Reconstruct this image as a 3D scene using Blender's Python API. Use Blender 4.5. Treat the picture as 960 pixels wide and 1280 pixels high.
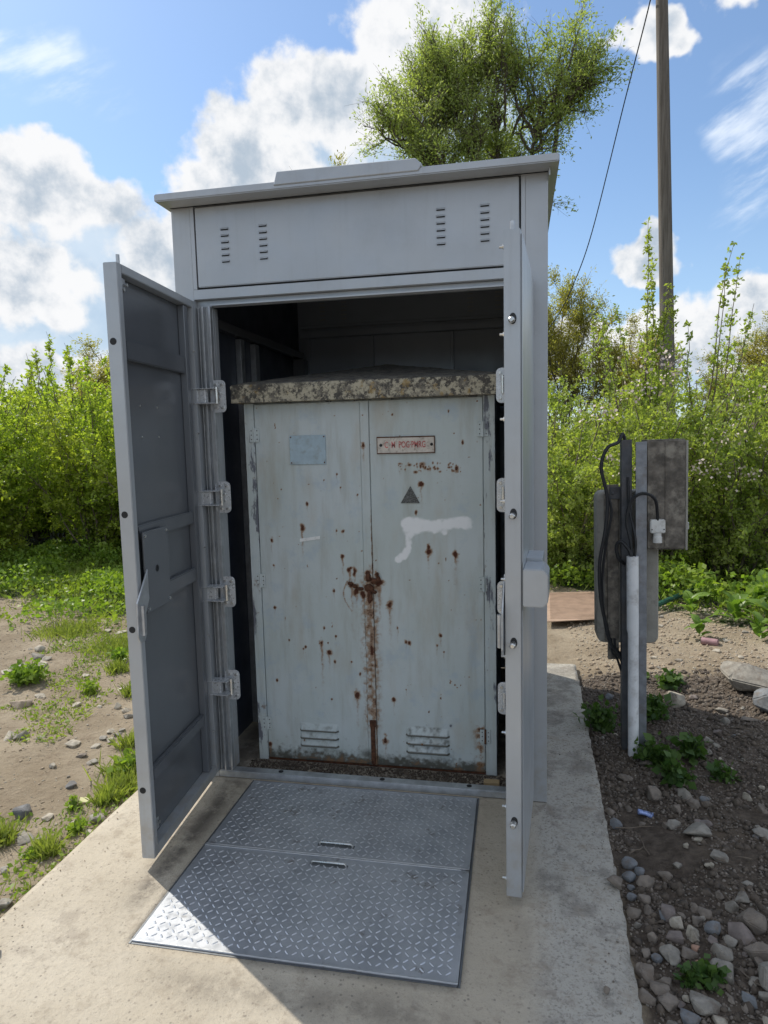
import bpy, bmesh, math, random
import numpy as np
from mathutils import Vector, Matrix
for o in list(bpy.data.objects): bpy.data.objects.remove(o)
S = bpy.context.scene; col = S.collection
R = math.radians
# ---------------------------------------------------------------- camera
cd = bpy.data.cameras.new('camera'); cam = bpy.data.objects.new('camera', cd); col.objects.link(cam); S.camera = cam
cd.sensor_fit = 'HORIZONTAL'; cd.sensor_width = 36; cd.lens = 36*832.1/960; cd.clip_start = .05; cd.clip_end = 3000
r2 = Vector((0.98101529, 0.19245016, -0.02391524)); u2 = Vector((0.00280104, 0.10924463, 0.99401095)); fw = Vector((-0.19391018, 0.97520693, -0.10663159))
m = Matrix.Identity(4)
for i in range(3): m[i][0] = r2[i]; m[i][1] = u2[i]; m[i][2] = -fw[i]
m.translation = (-0.1268, -2.7662, 1.55)
cam.matrix_world = m
S.render.resolution_x = 768; S.render.resolution_y = 1024
# ---------------------------------------------------------------- view, sun, sky
S.view_settings.view_transform = 'Standard'; S.view_settings.look = 'None'; S.view_settings.gamma = 1
S.view_settings.exposure = 0.45
SUN_EL = 47; sx, sy = -0.826, 0.563
sd = bpy.data.lights.new('sun', 'SUN'); sd.energy = 3.3; sd.angle = R(.5); sd.color = (1, .94, .84)
so = bpy.data.objects.new('sun', sd); col.objects.link(so)
sv = Vector((sx*math.cos(R(SUN_EL)), sy*math.cos(R(SUN_EL)), math.sin(R(SUN_EL))))
so.rotation_euler = sv.to_track_quat('Z', 'Y').to_euler(); so.location = (-6, 4, 9)

class NT:
    """tiny helper for node trees"""
    def __init__(s, t): s.t = t; s.n = t.nodes; s.l = t.links
    def new(s, typ, **k):
        n = s.n.new(typ)
        for a, b in k.items(): setattr(n, a, b)
        return n
    def put(s, sock, v):
        if isinstance(v, bpy.types.NodeSocket): s.l.new(v, sock)
        elif v is not None: sock.default_value = v
    def math(s, op, a, b=None, c=None, clamp=False):
        n = s.new('ShaderNodeMath', operation=op); n.use_clamp = clamp
        for i, v in enumerate((a, b, c)):
            if v is not None: s.put(n.inputs[i], v)
        return n.outputs[0]
    def vmath(s, op, a, b=None):
        n = s.new('ShaderNodeVectorMath', operation=op); s.put(n.inputs[0], a)
        if b is not None: s.put(n.inputs[3] if op == 'SCALE' else n.inputs[1], b)
        return n.outputs[0]
    def noise(s, vec, scale, detail=4, rough=.55, dist=0, col=False):
        n = s.new('ShaderNodeTexNoise'); s.put(n.inputs['Vector'], vec); s.put(n.inputs['Scale'], scale); n.inputs['Detail'].default_value = detail
        n.inputs['Roughness'].default_value = rough; n.inputs['Distortion'].default_value = dist
        return n.outputs[1 if col else 0]
    def voro(s, vec, scale, feature='F1', out=0):
        n = s.new('ShaderNodeTexVoronoi', feature=feature); s.put(n.inputs['Vector'], vec); s.put(n.inputs['Scale'], scale)
        return n.outputs[out]
    def ss(s, v, a, b, lo=0, hi=1):
        n = s.new('ShaderNodeMapRange', interpolation_type='SMOOTHSTEP'); s.put(n.inputs[0], v)
        for i, x in enumerate((a, b, lo, hi)): s.put(n.inputs[i+1], x)
        return n.outputs[0]
    def mix(s, f, a, b, blend='MIX'):
        n = s.new('ShaderNodeMix', data_type='RGBA', blend_type=blend); s.put(n.inputs[0], f)
        s.put(n.inputs[6], (*a, 1) if isinstance(a, tuple) else a); s.put(n.inputs[7], (*b, 1) if isinstance(b, tuple) else b)
        return n.outputs[2]
    def comb(s, x, y, z):
        n = s.new('ShaderNodeCombineXYZ')
        for i, v in enumerate((x, y, z)): s.put(n.inputs[i], v)
        return n.outputs[0]
    def sep(s, v):
        n = s.new('ShaderNodeSeparateXYZ'); s.put(n.inputs[0], v); return n.outputs

W = bpy.data.worlds.new('World'); S.world = W; W.use_nodes = True
t = NT(W.node_tree); t.n.clear()
sky = t.new('ShaderNodeTexSky', sky_type='NISHITA'); sky.sun_disc = False; sky.sun_elevation = R(SUN_EL); sky.sun_rotation = math.atan2(sx, sy)
sky.air_density = 1.1; sky.dust_density = .6; sky.ozone_density = 1.6
gen = t.new('ShaderNodeTexCoord').outputs['Generated']
X, Y, Z = t.sep(gen)
az0 = t.math('MULTIPLY', t.math('ARCTAN2', X, Y), 57.2958); el0 = t.math('MULTIPLY', t.math('ARCSINE', Z), 57.2958)
w1 = t.noise(gen, 5, 3, .5, col=True); w1s = t.sep(w1); w2s = t.sep(t.noise(gen, 17, 3, .6, col=True))
az = t.math('ADD', az0, t.math('ADD', t.math('MULTIPLY', t.math('SUBTRACT', w1s[0], .5), 9), t.math('MULTIPLY', t.math('SUBTRACT', w2s[0], .5), 4)))
el = t.math('ADD', el0, t.math('ADD', t.math('MULTIPLY', t.math('SUBTRACT', w1s[1], .5), 7), t.math('MULTIPLY', t.math('SUBTRACT', w2s[1], .5), 4)))
def ellipse(a, e, ra, re, A=az, E=el):
    dx = t.math('DIVIDE', t.math('SUBTRACT', A, a), ra); dy = t.math('DIVIDE', t.math('SUBTRACT', E, e), re)
    return t.math('SUBTRACT', 1, t.math('SQRT', t.math('ADD', t.math('MULTIPLY', dx, dx), t.math('MULTIPLY', dy, dy))))
F = None
for e in [(-36.8, 18.3, 6.6, 3.5), (-40, 12.3, 6.2, 3.3), (-37, 5.3, 8, 3.3), (-29, 12.5, 4.2, 6), (-26, 17, 4.4, 5), (-21.5, 21, 5.4, 5), (-15, 25.5, 7, 4.6), (-7, 28.8, 8, 4.6), (-22.5, 14.5, 6, 5), (-30, 5, 6, 4),
          (12, 27.8, 3.2, 1.7), (17, 8.2, 8, 3.9), (10, 13.8, 2.8, 1.5), (6, 7.6, 7, 2.6), (20, 29.5, 4, 2), (-47, 20, 7, 5), (30, 15, 9, 4), (41, 10, 14, 6), (38, 30, 8, 4)]:
    v = ellipse(*e); F = v if F is None else t.math('MAXIMUM', F, v)
far = t.math('SUBTRACT', t.noise(gen, 2.3, 5, .55), .5)          # other clouds round the rest of the sky
away = t.ss(t.math('ABSOLUTE', t.math('ADD', az0, 8)), 45, 62); high = t.ss(el0, 36, 46)
F = t.math('MAXIMUM', F, t.math('SUBTRACT', t.math('MULTIPLY', far, 4), t.math('MULTIPLY', t.math('SUBTRACT', 1, t.math('MAXIMUM', away, high)), 3)))
det = t.math('SUBTRACT', t.noise(gen, 22, 9, .62), .5)
bil = t.math('SUBTRACT', .4, t.voro(t.vmath('ADD', gen, t.vmath('SCALE', t.noise(gen, 30, 3, .5, col=True), .02)), 30))
D = t.math('ADD', F, t.math('ADD', t.math('MULTIPLY', det, .75), t.math('MULTIPLY', bil, .22)))
mask = t.ss(D, -.08, .20)
# light inside the clouds: bright rims and tops, blue grey thick parts
shn = t.noise(gen, 7, 7, .6); shn2 = t.noise(gen, 26, 6, .6)
sh = t.math('ADD', t.math('MULTIPLY', t.ss(D, .12, .95), .62), t.math('ADD', t.math('MULTIPLY', t.math('SUBTRACT', shn, .5), 2.9), t.math('MULTIPLY', t.math('SUBTRACT', shn2, .5), 1.7)))
sh = t.ss(sh, -.05, .95)
ccol = t.mix(sh, (7.0, 7.05, 7.15), (3.5, 4.15, 4.9))
wisp = t.noise(t.comb(t.math('MULTIPLY', t.math('ADD', az0, t.math('MULTIPLY', el0, 1.2)), .05), t.math('MULTIPLY', t.math('SUBTRACT', el0, t.math('MULTIPLY', az0, .5)), .22), 0), 1.6, 7, .6)
wm = t.math('MAXIMUM', ellipse(-36.5, 25.5, 8, 2.6), ellipse(17, 20, 3.6, 7)); wm = t.math('MAXIMUM', wm, t.math('MULTIPLY', t.math('MAXIMUM', away, high), .4))
wisp = t.math('MULTIPLY', t.ss(wisp, .42, .72), t.math('MULTIPLY', t.ss(wm, 0, .5), .7))
lowmist = t.math('ADD', t.math('MULTIPLY', t.ss(el0, 22, 0), .25), .10)
base = t.mix(lowmist, t.mix(1.0, sky.outputs[0], (.80, .95, 1.10), 'MULTIPLY'), (5.2, 6.6, 8.2))
base = t.mix(wisp, base, (7.5, 8, 8.6))
veil = None
for e in [(-34, 9.5, 13, 10.5), (-15, 19, 12, 8.5), (-6, 23, 9, 7), (-24, 6, 16, 8), (18, 5, 11, 4.5), (40, 9, 16, 8), (-58, 12, 14, 9)]:
    v = ellipse(*e); veil = v if veil is None else t.math('MAXIMUM', veil, v)
veil = t.ss(t.math('ADD', veil, t.math('MULTIPLY', det, .7)), .0, .30)
base = t.mix(t.math('MULTIPLY', veil, .9), base, t.mix(t.ss(t.noise(gen, 9, 6, .6), .35, .7), (3.6, 4.6, 5.7), (5.0, 5.8, 6.6)))
skyc = t.mix(mask, base, ccol)
bg = t.new('ShaderNodeBackground'); t.put(bg.inputs[0], skyc); bg.inputs[1].default_value = .1
t.l.new(bg.outputs[0], t.new('ShaderNodeOutputWorld').inputs[0])

# ---------------------------------------------------------------- materials
def new_mat(name):
    mt = bpy.data.materials.new(name); mt.use_nodes = True; q = NT(mt.node_tree); q.n.clear()
    b = q.new('ShaderNodeBsdfPrincipled'); o = q.new('ShaderNodeOutputMaterial'); q.l.new(b.outputs[0], o.inputs[0])
    q.b = b; q.o = o; q.obj = q.new('ShaderNodeTexCoord').outputs['Object']
    q.pos = q.new('ShaderNodeNewGeometry').outputs['Position']
    return mt, q
def bump(q, h, strength=.3, dist=.01, prev=None):
    n = q.new('ShaderNodeBump'); n.inputs['Strength'].default_value = strength; n.inputs['Distance'].default_value = dist
    q.put(n.inputs['Height'], h)
    if prev is not None: q.l.new(prev, n.inputs['Normal'])
    return n.outputs[0]
def simple(name, c, rough=.5, metal=0, var=.12, scale=8, bmp=0, bscale=60, dirt=None, dirt_amt=.5, dscale=5, rvar=.1):
    mt, q = new_mat(name); n = q.noise(q.pos, scale, 5, .6)
    f = q.ss(n, .3, .7)
    a = tuple(x*(1-var) for x in c); b = tuple(min(1, x*(1+var)) for x in c)
    cc = q.mix(f, a, b)
    if dirt:
        dn = q.ss(q.noise(q.pos, dscale, 8, .68), .48, .7)
        cc = q.mix(q.math('MULTIPLY', dn, dirt_amt), cc, dirt)
    q.put(q.b.inputs['Base Color'], cc); q.b.inputs['Metallic'].default_value = metal
    q.put(q.b.inputs['Roughness'], q.ss(q.noise(q.pos, scale*2.3, 4, .6), .3, .7, max(.03, rough-rvar), min(1, rough+rvar)))
    if bmp: q.put(q.b.inputs['Normal'], bump(q, q.noise(q.pos, bscale, 5, .6), bmp, .004))
    return mt
M = {}
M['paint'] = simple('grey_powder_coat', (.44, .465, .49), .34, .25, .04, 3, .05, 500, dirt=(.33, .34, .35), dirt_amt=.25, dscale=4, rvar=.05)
M['paint_shaded'] = simple('grey_paint_shaded', (.17, .182, .20), .24, .25, .04, 4, .03, 400, rvar=.03)  # kiosk paint darkened: shade on the inner faces is put into the colour
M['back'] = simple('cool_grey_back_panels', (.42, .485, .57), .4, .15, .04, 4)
M['wall_shade'] = simple('side_wall_shade', (.085, .10, .135), .45, .1, .1, 4)  # darkness of the closed interior painted into the side wall colour
M['galv'] = simple('galvanised_steel', (.50, .52, .54), .42, .7, .14, 24, .1, 160)
M['cast'] = simple('bright_zinc_casting', (.66, .68, .70), .33, .45, .08, 40, .1, 200)
M['bolt'] = simple('zinc_bolt', (.62, .62, .60), .3, .9, .1, 30)
M['black'] = simple('black_opening', (.012, .013, .015), .6, 0, .2, 10)
M['rubber'] = simple('black_cable', (.018, .019, .021), .5, 0, .2, 30)
M['whitepvc'] = simple('white_pvc', (.80, .81, .82), .38, 0, .06, 10, .05, 80, dirt=(.26, .23, .19), dirt_amt=.55, dscale=9)
M['whitesock'] = simple('white_socket', (.72, .72, .69), .4, 0, .05, 20, dirt=(.3, .27, .22), dirt_amt=.5, dscale=30)
M['darksteel'] = simple('weathered_dark_steel', (.10, .105, .115), .55, .4, .25, 14, .15, 90, dirt=(.13, .09, .06), dirt_amt=.3)
M['greypost'] = simple('galvanised_post', (.27, .285, .31), .5, .5, .18, 20, .15, 80, dirt=(.16, .12, .09), dirt_amt=.5, dscale=14)
M['mossbox'] = simple('algae_brown_box', (.17, .15, .125), .85, 0, .4, 22, .6, 110, dirt=(.36, .33, .27), dirt_amt=.75, dscale=11)
M['greybox'] = simple('weathered_grey_box', (.34, .325, .285), .8, 0, .15, 10, .3, 120, dirt=(.13, .115, .095), dirt_amt=.85, dscale=8)
M['rustsheet'] = simple('tan_rusted_tread_sheet', (.40, .28, .20), .8, .1, .12, 9, .2, 80, dirt=(.22, .15, .10), dirt_amt=.6, dscale=5)
M['bark'] = simple('bark', (.10, .082, .062), .9, 0, .35, 9, .6, 40)
M['twig'] = simple('grey_brown_twigs', (.15, .12, .09), .9, 0, .3, 14)
M['ivy'] = simple('ivy_on_trunk', (.02, .04, .012), .6, 0, .5, 6)
M['plate_edge'] = simple('plate_frame_steel', (.16, .17, .18), .5, .6, .15, 20)
M['can'] = simple('blue_white_foil', (.20, .26, .46), .3, .3, .8, 55)
M['plasticpurple'] = simple('faded_pink_plastic', (.34, .20, .21), .5, 0, .2, 20)
M['greenpipe'] = simple('dark_green_hose', (.02, .09, .07), .4, 0, .2, 20)
M['yellow'] = simple('pale_yellow_scrap', (.7, .66, .35), .6, 0, .1, 20)
# steel of the tread plates
mt, q = new_mat('tread_plate_steel'); M['tread'] = mt
nn = q.noise(q.pos, 6, 7, .65)
q.put(q.b.inputs['Base Color'], q.mix(q.ss(nn, .35, .7), (.50, .52, .55), (.36, .38, .41)))
dn = q.ss(q.noise(q.pos, 11, 8, .7), .57, .68)
q.put(q.b.inputs['Base Color'], q.mix(q.math('MULTIPLY', dn, .7), q.mix(q.ss(nn, .35, .7), (.47, .49, .52), (.34, .36, .39)), (.17, .15, .13)))
q.b.inputs['Metallic'].default_value = .55
q.put(q.b.inputs['Roughness'], q.ss(q.noise(q.pos, 30, 5, .6), .3, .7, .34, .52))
q.put(q.b.inputs['Normal'], bump(q, q.noise(q.pos, 220, 4, .6), .12, .002))
M['tread_top'] = simple('polished_tread', (.52, .54, .57), .40, .5, .08, 20)
# a little dust, run-off and waviness on the kiosk paint
mt = M['paint']; q = NT(mt.node_tree); b = [n for n in q.n if n.type == 'BSDF_PRINCIPLED'][0]; q.pos = [n for n in q.n if n.type == 'NEW_GEOMETRY'][0].outputs['Position']
src = b.inputs['Base Color'].links[0].from_socket; stk = q.noise(q.vmath('MULTIPLY', q.pos, (26, 26, 1.3)), 1, 7, .7); low = q.ss(q.sep(q.pos)[2], .55, .0)
c = q.mix(q.math('MULTIPLY', q.ss(stk, .52, .74), .16), src, (.26, .255, .24)); c = q.mix(q.math('MULTIPLY', q.math('MULTIPLY', low, q.ss(q.noise(q.pos, 16, 8, .7), .40, .66)), .45), c, (.36, .31, .24)); q.put(b.inputs['Base Color'], c)
q.put(b.inputs['Normal'], bump(q, q.noise(q.pos, 2.6, 2, .5), .35, .02, b.inputs['Normal'].links[0].from_socket))
# pole wood
mt, q = new_mat('weathered_pole_wood'); M['pole'] = mt
st = q.vmath('MULTIPLY', q.pos, (28, 28, 1.2)); n1 = q.noise(st, 1, 6, .65)
q.put(q.b.inputs['Base Color'], q.mix(q.ss(n1, .3, .7), (.095, .08, .065), (.20, .175, .15))); q.b.inputs['Roughness'].default_value = .9
q.put(q.b.inputs['Normal'], bump(q, n1, .5, .01))
# concrete slab
mt, q = new_mat('concrete'); M['concrete'] = mt
big = q.noise(q.pos, 1.6, 6, .6); mid = q.noise(q.pos, 9, 8, .7); fine = q.noise(q.pos, 130, 4, .7)
at = q.new('ShaderNodeVertexColor', layer_name='zone'); zs = q.sep(at.outputs[0])
c = q.mix(q.ss(big, .3, .7), (.43, .375, .29), (.52, .465, .375)); c = q.mix(q.math('MULTIPLY', zs[1], .8), c, (.42, .40, .355))
gr = q.ss(q.noise(q.pos, 75, 6, .8), .53, .60); c = q.mix(q.math('MULTIPLY', gr, q.math('ADD', .12, q.math('MULTIPLY', zs[1], .5))), c, (.15, .135, .115)); c = q.mix(q.math('MULTIPLY', zs[1], q.math('MULTIPLY', q.ss(q.noise(q.pos, 6, 9, .75), .50, .62), .6)), c, (.20, .18, .155))
c = q.mix(q.math('MULTIPLY', q.ss(mid, .50, .70), .65), c, (.29, .24, .18)); c = q.mix(q.math('MULTIPLY', q.ss(q.noise(q.pos, 42, 8, .75), .54, .66), .55), c, (.25, .21, .165)); c = q.mix(q.math('MULTIPLY', q.ss(q.noise(q.pos, 3.3, 9, .7), .56, .64), .4), c, (.24, .20, .16))
c = q.mix(q.math('MULTIPLY', q.ss(fine, .60, .70), .5), c, (.20, .175, .15))
spk = q.voro(q.pos, 46); c = q.mix(q.math('MULTIPLY', q.ss(spk, .22, .12), q.math('MULTIPLY', q.ss(q.noise(q.pos, 5, 3, .6), .42, .58), q.math('ADD', .55, q.math('MULTIPLY', q.sep(q.pos)[0], .0)))), c, (.13, .115, .10))
pit = q.ss(q.voro(q.pos, 34), .10, .06); c = q.mix(q.math('MULTIPLY', pit, q.ss(q.noise(q.pos, 3.1, 3), .5, .62)), c, (.10, .09, .08))
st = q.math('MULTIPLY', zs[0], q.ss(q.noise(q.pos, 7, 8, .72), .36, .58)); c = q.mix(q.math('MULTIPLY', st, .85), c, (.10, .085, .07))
q.put(q.b.inputs['Base Color'], c); q.b.inputs['Roughness'].default_value = .92
b1 = bump(q, q.math('ADD', fine, q.math('MULTIPLY', pit, -1.2)), .55, .004); q.put(q.b.inputs['Normal'], bump(q, mid, .5, .02, b1))
# soil / ground
mt, q = new_mat('soil_ground'); M['soil'] = mt
at = q.new('ShaderNodeVertexColor', layer_name='zone'); zs = q.sep(at.outputs[0])
n1 = q.noise(q.pos, 2.2, 7, .62); n2 = q.noise(q.pos, 24, 7, .7); n3 = q.noise(q.pos, 110, 4, .7)
dry = q.mix(q.ss(n1, .3, .7), (.245, .195, .135), (.36, .30, .22)); dry = q.mix(q.math('MULTIPLY', q.ss(n2, .5, .7), .6), dry, (.17, .125, .085))
wet = q.mix(q.ss(n2, .3, .7), (.068, .053, .041), (.155, .124, .097)); wet = q.mix(q.math('MULTIPLY', q.ss(n1, .52, .72), .5), wet, (.19, .15, .11))
grn = q.mix(q.ss(n2, .35, .65), (.03, .045, .015), (.065, .08, .03))
c = q.mix(q.ss(q.math('ADD', zs[0], q.math('MULTIPLY', q.math('SUBTRACT', n2, .5), .7)), .35, .65), dry, wet)
c = q.mix(q.ss(q.math('ADD', zs[1], q.math('MULTIPLY', q.math('SUBTRACT', n2, .5), .8)), .4, .7), c, grn)
c = q.mix(q.math('MULTIPLY', q.ss(n3, .64, .72), .35), c, (.50, .45, .38))
c = q.mix(q.math('MULTIPLY', q.ss(n3, .38, .30), .5), c, (.06, .045, .03))
q.put(q.b.inputs['Base Color'], c); q.b.inputs['Roughness'].default_value = .97; q.b.inputs['Specular IOR Level'].default_value = .2
b1 = bump(q, n3, .7, .006); q.put(q.b.inputs['Normal'], bump(q, n2, .8, .03, b1))
# stones
SC = {'n': (.20, .17, .14), 'b': (.17, .18, .19), 'g': (.26, .24, .205), 'c': (.40, .36, .29), 'p': (.20, .168, .152), 'o': (.33, .20, .14), 'br': (.33, .265, .20), 'd': (.14, .14, .14)}
def stone_mat(k):
    c = SC[k]; return simple('stone_'+{'n': 'brown', 'b': 'blue_grey', 'g': 'grey', 'c': 'cream', 'p': 'purplish', 'o': 'orange', 'br': 'sandy', 'd': 'dark'}[k], c, .88, 0, .22, 30, .5, 160, dirt=(.15, .118, .09), dirt_amt=.8, dscale=22)
# cabinet: chalky blue-grey paint with painted-on wear and vent slat shadows driven by the 'paint' attribute
def cabinet_mat(name, attr):
    mt, q = new_mat(name)
    a1 = q.noise(q.pos, 3.0, 6, .6); a2 = q.noise(q.vmath('MULTIPLY', q.pos, (16, 16, 2.2)), 1, 7, .65); a3 = q.noise(q.pos, 60, 6, .7)
    c = q.mix(q.ss(a1, .3, .7), (.52, .585, .575), (.58, .64, .65)); c = q.mix(q.math('MULTIPLY', q.ss(a2, .45, .75), .5), c, (.36, .365, .31))
    c = q.mix(q.math('MULTIPLY', q.ss(a3, .62, .74), .35), c, (.20, .22, .22))
    c = q.mix(q.math('MULTIPLY', q.ss(q.noise(q.pos, 7, 6, .7), .54, .68), .45), c, (.40, .50, .58))
    c = q.mix(q.math('MULTIPLY', q.ss(q.noise(q.vmath('MULTIPLY', q.pos, (5, 5, 1.6)), 1, 6, .6), .5, .72), .45), c, (.44, .38, .28))
    if attr:
        at = q.new('ShaderNodeVertexColor', layer_name='paint'); p = q.sep(at.outputs[0])
        g = q.ss(q.math('ADD', p[2], q.math('MULTIPLY', q.math('SUBTRACT', a3, .5), .7)), .1, .9)
        c = q.mix(q.math('MULTIPLY', g, .92), c, (.075, .07, .05))
        c = q.mix(q.ss(p[1], .05, .95), c, (.90, .92, .93))
        rr = q.math('ADD', p[0], q.math('MULTIPLY', q.math('MULTIPLY', q.math('SUBTRACT', a3, .5), 1.0), q.math('MINIMUM', q.math('MULTIPLY', p[0], 4), 1)))
        c = q.mix(q.math('MULTIPLY', q.ss(rr, .03, .5), .85), c, (.30, .17, .085)); c = q.mix(q.ss(rr, .45, .8), c, (.085, .030, .016))
        q.put(q.b.inputs['Roughness'], q.ss(rr, .1, .6, .5, .95)); q.put(q.b.inputs['Normal'], bump(q, q.math('ADD', a3, q.math('MULTIPLY', rr, 1.5)), .25, .004))
    else:
        f = q.ss(q.noise(q.vmath('MULTIPLY', q.pos, (14, 14, 3)), 1, 7, .7), .55, .60); c = q.mix(f, c, (.15, .16, .19))
        c = q.mix(q.math('MULTIPLY', q.ss(q.noise(q.pos, 12, 7, .7), .60, .68), .7), c, (.17, .09, .05))
        q.b.inputs['Roughness'].default_value = .6; q.put(q.b.inputs['Normal'], bump(q, a3, .25, .004))
    q.put(q.b.inputs['Base Color'], c)
    return mt
M['cab'] = cabinet_mat('old_cabinet_paint', True); M['cabframe'] = cabinet_mat('old_cabinet_frame_paint', False)
M['cabplate'] = simple('pale_blue_painted_plate', (.42, .54, .61), .5, .1, .1, 18, .1, 80, dirt=(.22, .17, .12), dirt_amt=.4, dscale=26)
M['enamel'] = simple('chipped_white_enamel', (.62, .57, .50), .5, 0, .12, 30, .2, 90, dirt=(.22, .17, .13), dirt_amt=.8, dscale=42)
M['redletter'] = simple('faded_red_lettering', (.50, .12, .11), .5, 0, .3, 60, dirt=(.55, .42, .36), dirt_amt=.6, dscale=70)
M['rust'] = simple('rusty_iron', (.11, .048, .026), .95, .1, .4, 50, .6, 160)
M['label'] = simple('white_paper_label', (.85, .86, .85), .6, 0, .05, 20, dirt=(.4, .4, .38), dirt_amt=.5, dscale=60)
mt, q = new_mat('scuffed_dark_triangle'); M['tri'] = mt
q.put(q.b.inputs['Base Color'], q.mix(q.ss(q.noise(q.pos, 260, 4, .7), .45, .62), (.06, .062, .06), (.20, .21, .20))); q.b.inputs['Roughness'].default_value = .7
# lichen covered concrete lid
mt, q = new_mat('lichen_concrete'); M['lid'] = mt
l1 = q.noise(q.pos, 26, 8, .72); l2 = q.noise(q.pos, 11, 7, .7); l3 = q.noise(q.pos, 70, 5, .7)
up = q.sep(q.new('ShaderNodeNewGeometry').outputs['Normal'])[2]
l0 = q.noise(q.pos, 33, 10, .8); c = q.mix(q.ss(l0, .46, .54), (.50, .455, .34), (.09, .083, .072)); c = q.mix(q.math('MULTIPLY', q.ss(l1, .53, .60), .7), c, (.23, .21, .17)); c = q.mix(q.math('MULTIPLY', q.ss(l2, .53, .60), .8), c, (.075, .07, .062))
c = q.mix(q.math('MULTIPLY', q.ss(q.noise(q.pos, 17, 6, .7), .57, .64), .7), c, (.36, .24, .08)); c = q.mix(q.math('MULTIPLY', q.ss(l3, .60, .68), .5), c, (.47, .45, .37))
c = q.mix(q.ss(up, .5, .9, 0, .8), c, q.mix(q.ss(l1, .4, .6), (.075, .073, .07), (.15, .145, .13)))
q.put(q.b.inputs['Base Color'], c); q.b.inputs['Roughness'].default_value = .95; q.put(q.b.inputs['Normal'], bump(q, l1, .6, .012))
# leaves
def leaf_mat(name, c0, c1, trans=.45, rough=.45, c2=None):
    mt, q = new_mat(name); g = q.new('ShaderNodeNewGeometry')
    rnd = g.outputs['Random Per Island']
    c = q.mix(rnd, c0, c1)
    c = q.mix(q.math('MULTIPLY', q.ss(q.noise(q.pos, 1.7, 3, .6), .4, .65), .5), c, c2 or c1)
    q.put(q.b.inputs['Base Color'], c); q.b.inputs['Roughness'].default_value = rough; q.b.inputs['Specular IOR Level'].default_value = .35
    tr = q.new('ShaderNodeBsdfTranslucent'); q.put(tr.inputs[0], q.mix(1.0, c, (1.25, 1.35, .55), 'MULTIPLY'))
    ms = q.new('ShaderNodeMixShader'); ms.inputs[0].default_value = trans
    q.l.new(q.b.outputs[0], ms.inputs[1]); q.l.new(tr.outputs[0], ms.inputs[2]); q.l.new(ms.outputs[0], q.o.inputs[0])
    return mt
M['leaf_bush'] = leaf_mat('hawthorn_leaves', (.21, .28, .065), (.40, .47, .12), .52, c2=(.46, .48, .14))
M['leaf_left'] = leaf_mat('hedge_leaves', (.20, .29, .045), (.41, .50, .085), .55, c2=(.48, .50, .09))
M['leaf_willow'] = leaf_mat('willow_leaves', (.26, .32, .11), (.44, .50, .20), .55, .5, c2=(.38, .43, .17))
M['leaf_olive'] = leaf_mat('olive_leaves', (.32, .29, .08), (.46, .40, .13), .55, .5, c2=(.36, .37, .11))
M['leaf_herb'] = leaf_mat('herb_leaves', (.12, .21, .03), (.26, .38, .06), .45, c2=(.34, .40, .07))
M['leaf_shaded'] = leaf_mat('shaded_weed_leaves', (.045, .10, .025), (.10, .17, .04), .35, .45)  # herb leaves darkened to paint in the shade right of the slab
M['leaf_dock'] = leaf_mat('broad_leaves', (.10, .19, .035), (.20, .31, .06), .4, .4)
M['grass'] = leaf_mat('grass_blades', (.16, .22, .045), (.34, .38, .10), .4, .5)
M['blossom'] = simple('pale_blossom', (.62, .52, .45), .7, 0, .12, 30)

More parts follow.
